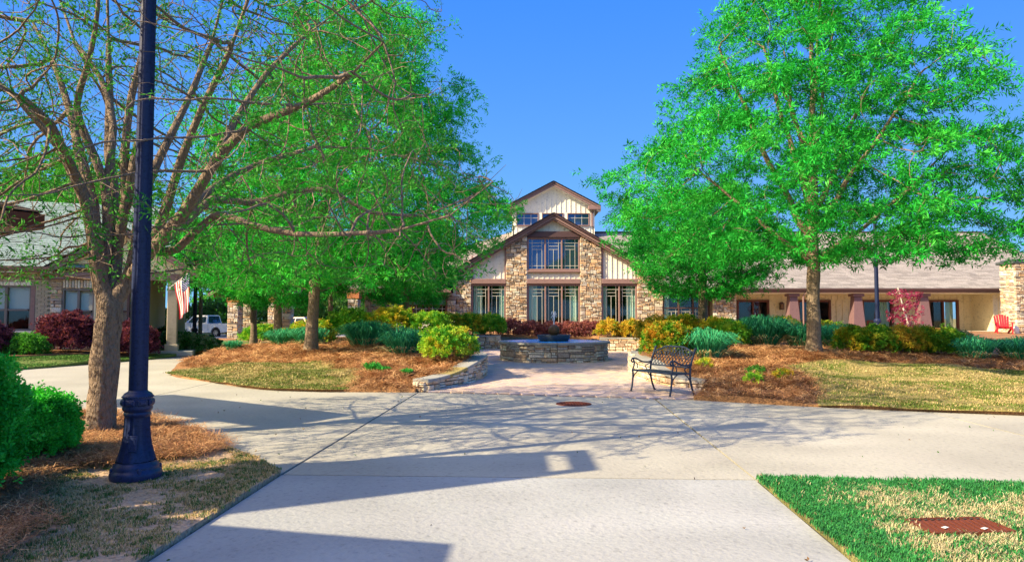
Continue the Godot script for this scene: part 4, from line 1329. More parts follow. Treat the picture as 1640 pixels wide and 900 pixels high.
func planter(label: String, path: PackedVector2Array, hf: Callable, seed_: int, singles: int, orange: Array) -> void:
	var p0 := path[0]
	var t := thing("planter_wall", label, "retaining wall", V(0, 0, 0), 0.0, "planter walls round the plaza")
	var pp := poly_path(path, 0.0)
	var st := []
	lay_wall(st, pp.f, pp.L, 0.62, seed_, 0.2, 0.36, 0.1, func(at: Vector3) -> bool: return at.y < hf.call(-at.z) - 0.055, [0, 1, 3, 1, 2, 6, 0, 3, 5])
	# stones on the near end, where the wall stops
	var near_first := path[0].y < path[path.size() - 1].y
	var e: Transform3D = pp.f.call(0.0 if near_first else pp.L)
	var a := e.origin - e.basis.z * 0.3
	var b := e.origin
	if near_first: lay_wall(st, line_path(a, b), 0.3, hf.call(-e.origin.z) - 0.05, seed_ + 1, 0.12, 0.2, 0.1)
	else: lay_wall(st, line_path(b, a), 0.3, hf.call(-e.origin.z) - 0.05, seed_ + 1, 0.12, 0.2, 0.1)
	st.sort_custom(func(q, w): return q[0].origin.z > w[0].origin.z)
	flush_stones(t, st, singles)
	var m := MB.new()
	var n := int(pp.L / 0.3)
	for k in n:
		var f0: Transform3D = pp.f.call(pp.L * k / n)
		var f1: Transform3D = pp.f.call(pp.L * (k + 1) / n)
		var h0: float = hf.call(-f0.origin.z) - 0.03
		var h1: float = hf.call(-f1.origin.z) - 0.03
		var b0 := f0.origin - f0.basis.z * 0.28
		var b1 := f1.origin - f1.basis.z * 0.28
		var fa := f0.origin - f0.basis.z * 0.02
		var fb := f1.origin - f1.basis.z * 0.02
		m.quad(fa, fb, fb + UP * h1, fa + UP * h0)
		m.quad(b1 - UP * 0.1, b0 - UP * 0.1, b0 + UP * h0, b1 + UP * h1)
		m.quad(fa + UP * h0, fb + UP * h1, b1 + UP * h1, b0 + UP * h0)
	put("mortar", m, M.mortar, t)
	var r := RandomNumberGenerator.new()
	r.seed = seed_
	var s := 0.0
	var i := 0
	while s < pp.L - 0.05:
		var l := minf(r.randf_range(0.55, 0.95), pp.L - s)
		if pp.L - s - l < 0.25: l = pp.L - s
		var g := MB.new()
		var tone := r.randf_range(0.85, 1.2)
		g.col = Color(tone * 1.5, tone * 0.78, tone * 0.33) if i in orange else Color(tone, tone, tone)
		var cuts := 3
		var ring := []
		for k in cuts + 1:
			var f: Transform3D = pp.f.call(clampf(s + 0.005 + (l - 0.01) * k / cuts, 0.0, pp.L))
			var y: float = hf.call(-f.origin.z)
			var o := f.origin + f.basis.z * 0.06 + UP * y
			var q := f.origin - f.basis.z * 0.32 + UP * y
			ring.append([o - UP * 0.065, o - UP * 0.012, o - f.basis.z * 0.012, q, q - UP * 0.065])
		for k in cuts:
			for v in 5: g.quad(ring[k][v], ring[k + 1][v], ring[k + 1][(v + 1) % 5], ring[k][(v + 1) % 5])
		for v in [1, 2, 3]:
			g.tri(ring[0][0], ring[0][v], ring[0][v + 1])
			g.tri(ring[cuts][0], ring[cuts][v + 1], ring[cuts][v])
		put("cap_stone", g, M.cap, t)
		s += l
		i += 1
	rebase(t, V(p0.x, 0, -p0.y))

# ---------------------------------------------------------------- street furniture
func tubes(m: MB, pts: Array, r: float, sides := 6, sub := 4) -> void:
	var p := PackedVector3Array()
	var rr := PackedFloat32Array()
	for i in pts.size() - 1:
		for k in sub:
			var a: Vector3 = pts[i]
			p.append(a.cubic_interpolate(pts[i + 1], pts[maxi(i - 1, 0)], pts[mini(i + 2, pts.size() - 1)], float(k) / sub)); rr.append(r)
	p.append(pts[pts.size() - 1]); rr.append(r)
	m.tube(p, rr, sides)
func bench() -> void:
	var t := thing("garden_bench", "dark cast metal garden bench with arched lattice back at the plaza edge", "bench", V(2.93, 0.02, -13.55), deg_to_rad(-61.9))
	var W := 0.58
	for s in [-1.0, 1.0]:
		var fl := MB.new()
		tubes(fl, [V(s * W, 0, 0.29), V(s * W, 0.16, 0.255), V(s * W, 0.34, 0.235), V(s * W, 0.43, 0.25)], 0.02, 8)
		fl.ball(V(s * W, 0.012, 0.292), V(0.028, 0.014, 0.03), 10, 6)
		put("leg", fl, M.bench, t)
		var bl := MB.new()
		tubes(bl, [V(s * W, 0, -0.32), V(s * W, 0.2, -0.24), V(s * W, 0.43, -0.215), V(s * W, 0.62, -0.25), V(s * W, 0.83, -0.33), V(s * W, 0.875, -0.36)], 0.02, 8)
		bl.ball(V(s * W, 0.012, -0.322), V(0.028, 0.014, 0.03), 10, 6)
		bl.ball(V(s * W, 0.885, -0.365), V(0.027, 0.024, 0.027), 10, 6)
		put("leg", bl, M.bench, t)
		var ar := MB.new()
		tubes(ar, [V(s * W, 0.6, -0.245), V(s * W, 0.575, -0.13), V(s * W, 0.6, 0.02), V(s * W, 0.655, 0.15), V(s * W, 0.665, 0.235), V(s * W, 0.625, 0.275), V(s * W, 0.59, 0.25), V(s * W, 0.6, 0.215)], 0.017, 7)
		tubes(ar, [V(s * W, 0.43, 0.25), V(s * W, 0.5, 0.215), V(s * W, 0.57, 0.2), V(s * W, 0.655, 0.225)], 0.016, 7)
		tubes(ar, [V(s * W, 0.46, 0.12), V(s * W, 0.55, 0.13), V(s * W, 0.6, 0.19)], 0.01, 6)
		tubes(ar, [V(s * W, 0.44, -0.12), V(s * W, 0.5, -0.08), V(s * W, 0.54, -0.16), V(s * W, 0.57, -0.235)], 0.011, 6)
		put("armrest", ar, M.bench, t)
		var br := MB.new()
		tubes(br, [V(s * W, 0.2, 0.255), V(s * W, 0.33, 0.2), V(s * W, 0.41, 0.1)], 0.012, 6)
		tubes(br, [V(s * W, 0.2, -0.25), V(s * W, 0.33, -0.18), V(s * W, 0.41, -0.08)], 0.012, 6)
		br.bar(V(s * W, 0.42, -0.215), V(s * W, 0.425, 0.25), 0.03, 0.03)
		put("brace", br, M.bench, t)
	var seat := MB.new()
	seat.bar(V(-W, 0.43, 0.25), V(W, 0.43, 0.25), 0.05, 0.035, UP, 0.008)
	seat.bar(V(-W, 0.42, -0.2), V(W, 0.42, -0.2), 0.04, 0.03, UP, 0.008)
	for i in 7: seat.bar(V(-W, 0.427, 0.18 - i * 0.055), V(W, 0.427, 0.18 - i * 0.055), 0.02, 0.012)
	for i in 26:
		var x := -W + 0.03 + i * (2 * W - 0.06) / 25.0
		for q in [-1.0, 1.0]:
			var x2: float = x + q * 0.2
			var z1 := -0.2
			if absf(x2) > W:
				z1 = lerpf(0.25, -0.2, (W * signf(x2) - x) / (x2 - x)); x2 = W * signf(x2)
			seat.bar(V(x, 0.432, 0.25), V(x2, 0.426, z1), 0.016, 0.01)
	put("seat", seat, M.bench, t)
	# back: arched top rail, bottom rail, diamond lattice and scrolls, in the leaning plane
	var B := func(x: float, h: float) -> Vector3: return Vector3(x, 0.5 + h * 0.955, -0.225 - h * 0.36)
	var arch := func(x: float) -> float: return 0.33 + 0.11 * pow(cos(clampf(x / W, -1, 1) * PI / 2), 1.4) - 0.015 * cos(x / W * PI * 2.0)
	var bk := MB.new()
	var top := []
	for i in 15:
		var x := -W + 2 * W * i / 14.0
		top.append(B.call(x, arch.call(x)))
	tubes(bk, top, 0.019, 7, 2)
	bk.bar(B.call(-W, 0.03), B.call(W, 0.03), 0.03, 0.03, UP, 0.006)
	put("back_frame", bk, M.bench, t)
	var la := MB.new()
	for q in [-1.0, 1.0]:
		for i in 22:
			var x := -W - 0.4 + i * 0.092
			var p := []
			for k in 21:
				var h := 0.03 + k * 0.02
				var xx: float = x + 0.4 + q * (h - 0.22) * 0.8
				if absf(xx) < W and h < arch.call(xx): p.append(B.call(xx, h))
			if p.size() > 1: la.bar(p[0], p[p.size() - 1], 0.011, 0.01, V(0, 0.3, 1))
	for k in 5:
		var cxx := (k - 2) * 0.21
		var hh: float = arch.call(cxx) - 0.12
		var ringp := []
		for a in 13: ringp.append(B.call(cxx + cos(TAU * a / 12) * 0.05, hh + sin(TAU * a / 12) * 0.065))
		tubes(la, ringp, 0.009, 5, 1)
	put("back_lattice", la, M.bench, t)

func lamp() -> Node3D:
	var t := thing("lamp_post", "tall black fluted lamp post in front of the many stemmed tree", "street lamp", V(-3.51, 0.04, -6.48), 0.0, "fluted lamp posts")
	var b := MB.new()
	b.lathe([Vector2(0.215, 0), Vector2(0.222, 0.015), Vector2(0.222, 0.05), Vector2(0.212, 0.075), Vector2(0.195, 0.085), Vector2(0.198, 0.1), Vector2(0.19, 0.13), Vector2(0.172, 0.145), Vector2(0.172, 0.16)], 48)
	put("base", b, M.iron, t)
	for k in 4:
		var o := V(sin(TAU * (k + 0.4) / 4), 0, cos(TAU * (k + 0.4) / 4)) * 0.2
		var nb := MB.new()
		nb.lathe([Vector2(0.02, 0.06), Vector2(0.02, 0.1), Vector2(0.012, 0.112), Vector2(0.0, 0.115)], 6, o)
		put("anchor_bolt", nb, M.iron, t)
	boxp("access_door", V(0.03, 0.33, 0.121), V(0.075, 0.15, 0.02), M.iron, t, 0.006, Basis(V(1, 0, 0), -0.12))
	var f := MB.new()
	f.lathe([Vector2(0.168, 0.16), Vector2(0.158, 0.2), Vector2(0.143, 0.25), Vector2(0.128, 0.31), Vector2(0.118, 0.38), Vector2(0.112, 0.46), Vector2(0.109, 0.55), Vector2(0.108, 0.58)], 112, Vector3.ZERO, 14, 0.028)
	f.lathe([Vector2(0.1, 0.56), Vector2(0.113, 0.58), Vector2(0.116, 0.595), Vector2(0.108, 0.61)], 32)
	put("fluted_foot", f, M.iron, t)
	var c := MB.new()
	c.lathe([Vector2(0.108, 0.61), Vector2(0.126, 0.63), Vector2(0.13, 0.645), Vector2(0.127, 0.66), Vector2(0.127, 0.735), Vector2(0.132, 0.75), Vector2(0.124, 0.77), Vector2(0.112, 0.785), Vector2(0.085, 0.8), Vector2(0.082, 0.81)], 40)
	for k in 8:
		var a := TAU * k / 8
		var o := V(sin(a), 0, cos(a))
		var bs := Basis(UP, a)
		c.box(o * 0.128 + UP * 0.7, V(0.085, 0.058, 0.022), bs, 0.008)
		c.box(o * 0.14 + UP * 0.7, V(0.05, 0.03, 0.012), bs, 0.005)
		for q in 5: c.ball(bs.rotated(UP, (q - 2) * 0.157) * V(0, 0, 0.13) + UP * 0.752, V(0.009, 0.007, 0.009), 6, 4)
	put("collar", c, M.iron, t)
	var p := MB.new()
	p.lathe([Vector2(0.081, 0.8), Vector2(0.079, 1.6), Vector2(0.076, 2.6), Vector2(0.072, 3.6), Vector2(0.067, 4.7)], 96, Vector3.ZERO, 12, 0.02)
	put("pole", p, M.iron, t)
	var h := MB.new()
	h.lathe([Vector2(0.067, 4.7), Vector2(0.1, 4.72), Vector2(0.1, 4.78), Vector2(0.07, 4.82), Vector2(0.13, 4.95), Vector2(0.15, 5.0)], 28)
	put("lantern_fitter", h, M.iron, t)
	var g := MB.new()
	g.lathe([Vector2(0.14, 5.0), Vector2(0.2, 5.12), Vector2(0.21, 5.25), Vector2(0.16, 5.42), Vector2(0.08, 5.52), Vector2(0.0, 5.56)], 28)
	put("globe", g, M.pole_white, t)
	return t

func flag() -> void:
	var mount := V(-12.7, 2.6, -25.5)
	var t := thing("flag", "striped flag with starred blue canton hanging from an angled pole on the cottage porch", "flag", mount)
	var dir := V(0.78, 0.5, 0.3).normalized()
	var m := MB.new()
	m.tube(PackedVector3Array([V(-0.05, -0.03, -0.02), dir * 1.12]), PackedFloat32Array([0.014, 0.012]), 8)
	m.ball(dir * 1.13, V(0.025, 0.025, 0.025), 8, 6)
	put("pole", m, M.pole_white, t)
	boxp("bracket", V(-0.04, -0.03, -0.03), V(0.08, 0.12, 0.06), M.metal, t, 0.01)
	var im := Image.create(390, 208, false, Image.FORMAT_RGB8)
	for k in 13: im.fill_rect(Rect2i(0, k * 16, 390, 16), Color(0.72, 0.03, 0.12) if k % 2 == 0 else Color(0.93, 0.9, 0.9))
	im.fill_rect(Rect2i(0, 0, 156, 112), Color(0.06, 0.12, 0.42))
	for row in 9:
		for k in (6 if row % 2 == 0 else 5):
			var sx := 13 + k * 26 + (13 if row % 2 else 0)
			var sy := 12 + row * 11
			for q in 5:
				var a := -PI / 2 + TAU * q / 5
				for l in 5: im.fill_rect(Rect2i(int(sx + cos(a) * l) - 1, int(sy + sin(a) * l) - 1, 2, 2), Color(0.95, 0.95, 0.95))
			im.fill_rect(Rect2i(sx - 2, sy - 2, 4, 4), Color(0.95, 0.95, 0.95))
	var fm := StandardMaterial3D.new()
	fm.albedo_texture = ImageTexture.create_from_image(im)
	fm.roughness = 0.8; fm.cull_mode = BaseMaterial3D.CULL_DISABLED
	fm.backlight_enabled = true; fm.backlight = Color(0.4, 0.4, 0.4)
	var c := MB.new()
	var nu := 26
	var nv := 20
	for j in nv + 1:
		var v := float(j) / nv
		for i in nu + 1:
			var u := float(i) / nu
			var hoist := dir * lerpf(1.06, 0.22, u)
			var gather := V(0.5, 0, 0.2)
			var p := hoist.lerp(gather + (hoist - gather) * 0.62, smoothstep(0.0, 1.0, v))
			p += V(0.12 * v, -1.28 * v + 0.12 * v * (1.0 - u), 0)
			p.z += sin(u * 11.0 + v * 2.0) * 0.075 * v + 0.03 * sin(v * 7.0)
			c.v.append(p); c.n.append(Vector3.ZERO); c.c.append(Color(1, 1, 1)); c.uv.append(Vector2(v, u))
	for j in nv:
		for i in nu:
			var a := j * (nu + 1) + i
			for q in [[a, a + 1, a + nu + 2], [a, a + nu + 2, a + nu + 1]]:
				c.idx.append_array(q)
				var nn := (c.v[q[2]] - c.v[q[0]]).cross(c.v[q[1]] - c.v[q[0]])
				for k in 3: c.n[q[k]] += nn
	for i in c.n.size(): c.n[i] = c.n[i].normalized()
	put("cloth", c, fm, t)

func manhole() -> void:
	var t := thing("manhole_cover", "round rusty manhole cover set in the concrete drive", "manhole cover", V(1.08, 0.0, -12.09))
	var m := MB.new()
	m.lathe([Vector2(0.31, 0.0), Vector2(0.31, 0.008), Vector2(0.29, 0.01), Vector2(0.285, 0.004), Vector2(0.28, 0.01), Vector2(0.0, 0.012)], 40)
	put("lid", m, M.rust, t)
	var k := MB.new()
	for i in range(-5, 6):
		for j in range(-5, 6):
			if Vector2(i, j).length() < 5.0: k.box(V(i * 0.052, 0.014, j * 0.052), V(0.03, 0.006, 0.03))
	put("raised_studs", k, M.rust, t)
func grate() -> void:
	var t := thing("drain_grate", "rusty rectangular drain cover sunk in the right hand lawn", "drain cover", V(3.18, 0.055, -4.97), deg_to_rad(4))
	var m := MB.new()
	m.box(V(0, -0.02, 0), V(0.6, 0.04, 0.34), Basis(), 0.004)
	put("plate", m, M.rust, t)
	for k in 12: boxp("rib", V(-0.25 + k * 0.0455, 0.004, 0.02), V(0.018, 0.008, 0.24), M.rust, t, 0.002, Basis(UP, -0.2))
	var f := MB.new()
	for z in [-0.16, 0.16]: f.box(V(0, 0.003, z), V(0.6, 0.012, 0.02))
	for x in [-0.29, 0.29]: f.box(V(x, 0.0035, 0), V(0.02, 0.012, 0.3))
	put("frame", f, M.rust, t)
	for k in 11: boxp("slot", V(-0.25 + k * 0.05, 0.006, -0.13), V(0.022, 0.004, 0.012), M.joint, t)
	for q in [[-0.14, 0.06], [0.12, 0.1]]: boxp("paint_fleck", V(q[0], 0.009, q[1]), V(0.05, 0.003, 0.03), M.pole_white, t, 0.001, Basis(UP, 0.5))

func adirondack() -> void:
	var t := thing("garden_chair", "red slatted garden chair on the patio by the stone chimney", "chair", V(23.75, 0.62, -33.2), deg_to_rad(-25))
	for k in 6:
		var x := -0.25 + k * 0.1
		var h := 0.98 - absf(x) * 0.35
		var m := MB.new()
		m.bar(V(x * 0.85, 0.3, -0.22), V(x * 1.1, h, -0.5), 0.085, 0.02, V(0, 0.4, 1), 0.005)
		put("back_slat", m, M.red, t)
	for k in 5: boxp("seat_slat", V(0, 0.39 - k * 0.025, 0.28 - k * 0.12), V(0.54, 0.02, 0.1), M.red, t, 0.005)
	for s in [-1.0, 1.0]:
		boxp("arm", V(s * 0.34, 0.58, 0.02), V(0.13, 0.025, 0.72), M.red, t, 0.008)
		boxp("leg", V(s * 0.3, 0.28, 0.33), V(0.04, 0.57, 0.09), M.red, t, 0.005)
		var b := MB.new()
		b.bar(V(s * 0.27, 0.36, 0.36), V(s * 0.27, 0.04, -0.55), 0.03, 0.12)
		put("leg", b, M.red, t)
	var c := thing("cushion", "pale cushion propped beside the red garden chair", "cushion", V(24.2, 0.62, -33.0), 0.5)
	var m := MB.new()
	m.ball(V(0, 0.22, 0), V(0.22, 0.22, 0.1), 16, 10)
	put("cover", m, M.cushion, c)

# ---------------------------------------------------------------- vehicles
func vehicle(called: String, label: String, category: String, at: Vector3, turn: float, paint: Material, pickup: bool) -> void:
	var t := thing(called, label, category, at, turn)
	var L := 5.8 if pickup else 4.5
	var W := 1.95 if pickup else 1.8
	var wr := 0.4 if pickup else 0.34
	var fx := -L * 0.5 + 0.95
	var bx := L * 0.5 - (1.25 if pickup else 0.85)
	# lower body outline with wheel arches, front at -x
	var p := PackedVector2Array()
	var hood := 1.12 if pickup else 0.95
	var belt := 1.18 if pickup else 1.0
	p.append_array([Vector2(-L / 2 + 0.05, 0.45), Vector2(-L / 2, 0.6), Vector2(-L / 2 + 0.03, hood - 0.14), Vector2(-L / 2 + 0.2, hood - 0.02), Vector2(-L / 2 + 1.35, hood + 0.06), Vector2(L * 0.04, belt)])
	if pickup: p.append_array([Vector2(L / 2 - 0.05, belt), Vector2(L / 2, belt - 0.05), Vector2(L / 2, 0.5)])
	else: p.append_array([Vector2(L / 2 - 0.12, belt + 0.06), Vector2(L / 2, belt - 0.15), Vector2(L / 2, 0.45)])
	for wx in [bx, fx]:
		for k in 9:
			var a := PI * k / 8
			p.append(Vector2(wx + cos(a) * (wr + 0.09), maxf(0.4, wr + sin(a) * (wr + 0.09))))
	var m := MB.new()
	m.prism(p, W, Transform3D(Basis(), V(0, 0, -W / 2)))
	put("body", m, paint, t)
	# cab: a tapered greenhouse
	var c := MB.new()
	var roof := 1.85 if pickup else 1.62
	var lo := [-L / 2 + 1.3, (L * 0.13 if pickup else L / 2 - 0.25)]
	var hi := [lo[0] + 0.75, (lo[1] - 0.12 if pickup else lo[1] - 0.55)]
	var wl := W / 2 - 0.05
	var wh := W / 2 - 0.24
	var q := []
	for s in [-1.0, 1.0]: q.append([V(lo[0], belt - 0.03, s * wl), V(lo[1], belt - 0.03, s * wl), V(hi[1], roof, s * wh), V(hi[0], roof, s * wh)])
	c.quad(q[1][0], q[1][1], q[1][2], q[1][3]); c.quad(q[0][1], q[0][0], q[0][3], q[0][2])
	c.quad(q[0][0], q[1][0], q[1][3], q[0][3]); c.quad(q[1][1], q[0][1], q[0][2], q[1][2]); c.quad(q[1][3], q[1][2], q[0][2], q[0][3])
	c.box(V((hi[0] + hi[1]) / 2, roof + 0.01, 0), V(hi[1] - hi[0] - 0.1, 0.05, wh * 2 - 0.1), Basis(), 0.02)
	put("cab", c, paint, t)
	# side glass, windscreen and back light, 1 cm proud
	for s in [0, 1]:
		for k in 2:
			var u0 := 0.1 if k == 0 else 0.54
			var u1 := 0.5 if k == 0 else 0.92
			var f := func(u: float, v: float) -> Vector3:
				var a: Vector3 = q[s][0].lerp(q[s][1], u)
				var b: Vector3 = q[s][3].lerp(q[s][2], u)
				return a.lerp(b, v) + Vector3(0, 0.004, 0.012 if s == 1 else -0.012)
			var g := MB.new()
			g.quad(f.call(u0, 0.1), f.call(u1, 0.1), f.call(u1, 0.86), f.call(u0, 0.86))
			put("window", g, M.glass_sky, t)
	for e in [[q[0][0], q[1][0], q[1][3], q[0][3], V(-0.012, 0.006, 0)], [q[1][1], q[0][1], q[0][2], q[1][2], V(0.012, 0.006, 0)]]:
		var g := MB.new()
		var ctr: Vector3 = (e[0] + e[1] + e[2] + e[3]) * 0.25
		g.quad(ctr.lerp(e[0], 0.86) + e[4], ctr.lerp(e[1], 0.86) + e[4], ctr.lerp(e[2], 0.86) + e[4], ctr.lerp(e[3], 0.86) + e[4])
		put("windscreen", g, M.glass_sky, t)
	for s in [-1.0, 1.0]:
		for wx in [fx, bx]:
			var wt := holder("wheel", t)
			var ty := MB.new()
			ty.lathe([Vector2(wr * 0.6, -0.11), Vector2(wr * 0.95, -0.11), Vector2(wr, -0.07), Vector2(wr, 0.07), Vector2(wr * 0.95, 0.11), Vector2(wr * 0.6, 0.11)], 24)
			var tr := Transform3D(Basis(V(1, 0, 0), PI / 2), V(wx, wr, s * (W / 2 - 0.12)))
			part("tyre", ty.mesh(), M.rubber, wt, tr)
			var ri := MB.new()
			for k in 6: ri.bar(V(0, 0, 0), V(cos(TAU * k / 6), 0, sin(TAU * k / 6)) * wr * 0.6, 0.07, 0.19)
			ri.lathe([Vector2(wr * 0.62, -0.1), Vector2(wr * 0.56, -0.06), Vector2(wr * 0.56, 0.06), Vector2(wr * 0.62, 0.1)], 24)
			part("rim", ri.mesh(), M.metal, wt, tr)
		boxp("headlight", V(-L / 2 + 0.06, hood - 0.22, s * (W / 2 - 0.25)), V(0.16, 0.18, 0.36), M.metal, t, 0.03)
		boxp("tail_lamp", V(L / 2 - 0.06, belt - 0.16, s * (W / 2 - 0.13)), V(0.16, 0.26, 0.28), M.red_lamp, t, 0.03)
		boxp("mirror", V(-L / 2 + 1.75, belt + 0.1, s * (W / 2 + 0.1)), V(0.12, 0.18, 0.2), paint, t, 0.03)
		for k in (2 if not pickup else 3): boxp("door_seam", V([-L * 0.16, L * 0.04, L * 0.15][k], 0.85, s * (W / 2 + 0.002)), V(0.014, 0.6, 0.008), M.rubber, t)
		for k in 2: boxp("door_handle", V([-L * 0.02, L * 0.1][k], belt - 0.14, s * (W / 2 + 0.015)), V(0.2, 0.035, 0.03), paint, t, 0.01)
	boxp("bumper", V(-L / 2 - 0.03, 0.52, 0), V(0.16, 0.22, W - 0.1), M.metal if pickup else paint, t, 0.05)
	boxp("bumper", V(L / 2 + 0.03, 0.52, 0), V(0.16, 0.22, W - 0.1), M.metal if pickup else paint, t, 0.05)
	if pickup:
		var bd := MB.new()
		bd.box(V(L * 0.32, belt - 0.02, 0), V(L * 0.34, 0.05, W - 0.24))
		put("bed_cover", bd, M.rubber, t)

# ---------------------------------------------------------------- other buildings
func cottage() -> void:   # brick cottage with gabled porch, far left; local x runs along its front
	var t := thing("brick_cottage", "pale brick cottage with grey green shingle roof and gabled porch at far left", "house", V(-17.9, 0, -24), deg_to_rad(20))
	var wall := holder("brick_wall", t)
	var mo := MB.new()
	for q in [[-4.0, -0.6, 0.1, 3.1], [0.93, 1.5, 0.1, 3.1], [-0.6, 0.93, 0.1, 1.0], [-0.6, 0.93, 2.6, 3.1], [1.5, 1.86, 0.1, 3.1], [1.86, 2.87, 0.1, 1.0], [1.86, 2.87, 2.5, 3.1], [2.87, 4.6, 0.1, 3.1]]:
		mo.box(V((q[0] + q[1]) / 2, (q[2] + q[3]) / 2, -0.12), V(q[1] - q[0], q[3] - q[2], 0.2))
	mo.box(V(4.55, 1.6, -2.5), V(0.1, 3.0, 4.6)); mo.box(V(0.3, 1.6, -4.9), V(8.6, 3.0, 0.1)); mo.box(V(-3.95, 1.6, -2.5), V(0.1, 3.0, 4.6))
	put("mortar", mo, mat(lin(0.34, 0.31, 0.25), 0.95), wall)
	var room := MB.new()
	room.box(V(0.3, 1.6, -2.6), V(8.3, 2.9, 0.05)); room.box(V(0.3, 0.3, -1.4), V(8.3, 0.05, 2.4)); room.box(V(0.3, 3.05, -1.4), V(8.3, 0.05, 2.4))
	put("interior", room, M.room, t)
	var r := RandomNumberGenerator.new()
	r.seed = 17
	var br := MB.new()
	for row in 39:
		var y := 0.15 + row * 0.075
		for k in 15:
			var x := -1.45 + k * 0.205 + (0.1 if row % 2 else 0.0)
			if x > 1.45: continue
			if x > -0.75 and x < 1.0 and y > 0.98 and y < 2.62: continue
			br.col = Color(0.47, 0.41, 0.31) * r.randf_range(0.85, 1.1)
			br.box(V(x, y, -0.0), V(0.195, 0.066, 0.05))
	var bo := put("brick", br, M.brick, wall)
	bo.set_meta("kind", "stuff")
	for k in 9: boxp("brick", V(-0.52 + k * 0.17, 2.66, 0.01), V(0.15, 0.12, 0.08), M.siding, wall, 0.008)
	boxp("sill", V(0.16, 0.96, 0.03), V(1.66, 0.08, 0.18), M.siding, t, 0.01)
	for x in [-0.66, 0.97]: boxp("shutter_trim", V(x, 1.8, 0.01), V(0.13, 1.6, 0.06), M.trim, t, 0.01)
	window(t, -0.6, 0.93, 1.0, 2.6, 0.08, 2, {"trim": M.metal_trim, "rail": 1.74, "shade": M.blind, "fw": 0.07})
	window(t, 1.86, 2.87, 1.0, 2.5, 0.08, 2, {"trim": M.metal_trim, "rail": 1.7, "shade": M.blind, "shade_low": M.blind, "fw": 0.06})
	window(t, 3.65, 4.3, 1.0, 2.5, -0.03, 2, {"trim": M.trim_dark, "rail": 1.7, "fw": 0.06})
	var q := holder("stone_quoin", t)
	var st := []
	lay_wall(st, line_path(V(1.5, 0.1, 0.0), V(1.86, 0.1, 0.0)), 0.36, 2.8, 81, 0.2, 0.34, 0.1)
	lay_wall(st, line_path(V(1.86, 0.1, 0.0), V(2.87, 0.1, 0.0)), 1.0, 0.9, 83, 0.2, 0.3, 0.08)
	flush_stones(q, st, 90)
	var li := holder("stone_lintel", t)
	for k in 11:
		var b := Basis(V(0.085, 0, 0), V(0, 0.34 * r.randf_range(0.9, 1.05), 0), V(0, 0, 0.1))
		part("stone", STONES[k % 6], STONE_MATS[[1, 3, 0, 6][k % 4]], li, Transform3D(b, V(1.91 + k * 0.092, 2.68, 0.02)))
	siding(t, 2.87, 3.65, 0.1, func(_x): return 2.9, -0.04, M.siding_warm, 0.3)
	siding(t, 4.3, 4.6, 0.1, func(_x): return 2.9, -0.04, M.siding_warm, 0.3)
	# porch gable
	var cx := 3.83
	var top := func(x: float) -> float: return 4.5 - 0.62 * absf(x - cx)
	siding(t, cx - 2.2, cx + 2.2, 3.1, top, -0.16, M.siding_warm, 0.3, cx)
	boxp("porch_beam", V(cx - 0.02, 2.97, 0.1), V(4.7, 0.26, 0.24), M.trim, t, 0.015)
	for s in [-1.0, 1.0]:
		var m := MB.new()
		m.prism(PackedVector2Array([Vector2(cx, 4.72), Vector2(cx + s * 2.55, 4.72 - 0.62 * 2.55), Vector2(cx + s * 2.55, 4.47 - 0.62 * 2.55), Vector2(cx, 4.47)]), 0.08, Transform3D(Basis(), V(0, 0, 0.4)))
		put("rake_board", m, M.trim, t)
		var m2 := MB.new()
		m2.prism(PackedVector2Array([Vector2(cx, 4.5), Vector2(cx + s * 2.55, 4.5 - 0.62 * 2.55), Vector2(cx + s * 2.55, 4.45 - 0.62 * 2.55), Vector2(cx, 4.45)]), 3.6, Transform3D(Basis(), V(0, 0, -3.2)))
		put("soffit", m2, M.trim_red, t)
	var rc := Color(0.25, 0.345, 0.345)
	roof_plane(t, V(cx - 2.6, 4.78 - 0.62 * 2.6, -3.6), V(cx - 2.6, 4.78 - 0.62 * 2.6, 0.52), V(cx, 4.78, -3.6), V(cx, 4.78, 0.52), 0.2, rc, 84)
	roof_plane(t, V(cx + 2.6, 4.78 - 0.62 * 2.6, 0.52), V(cx + 2.6, 4.78 - 0.62 * 2.6, -3.6), V(cx, 4.78, 0.52), V(cx, 4.78, -3.6), 0.2, rc, 85)
	roof_plane(t, V(-5.0, 3.25, 0.45), V(1.7, 3.25, 0.45), V(-5.0, 6.25, -4.6), V(4.6, 6.25, -4.6), 0.2, rc, 86, 0.6)
	roof_plane(t, V(5.4, 3.25, 0.0), V(5.4, 3.25, -9.2), V(4.6, 6.25, -4.6), V(4.6, 6.25, -4.62), 0.4, rc, 87)
	roof_plane(t, V(1.7, 3.25, 0.45), V(5.4, 3.25, 0.0), V(4.6, 6.25, -4.6), V(4.61, 6.25, -4.6), 0.2, rc, 88, 0.6)
	boxp("fascia", V(-1.7, 3.16, 0.5), V(6.7, 0.18, 0.06), M.trim, t, 0.01)
	var g := MB.new()
	g.prism(PackedVector2Array([Vector2(0, 0), Vector2(0.1, 0.02), Vector2(0.14, 0.12), Vector2(0, 0.12)]), 6.6, Transform3D(Basis(V(0, 0, 1), UP, V(1, 0, 0)), V(-5.0, 3.12, 0.53)))
	put("gutter", g, M.trim, t)
	boxp("soffit", V(-1.7, 3.06, 0.25), V(6.6, 0.05, 0.5), M.siding, t)
	# open porch on the right
	for z in [0.1, -2.6]: boxp("porch_column", V(5.45, 1.5, z), V(0.34, 2.7, 0.34), M.post_beige, t, 0.02)
	boxp("column_base", V(5.45, 0.32, 0.1), V(0.46, 0.3, 0.46), M.post_beige, t, 0.02)
	boxp("porch_floor", V(5.1, 0.12, -1.3), V(2.2, 0.2, 3.4), M.cap, t, 0.02)

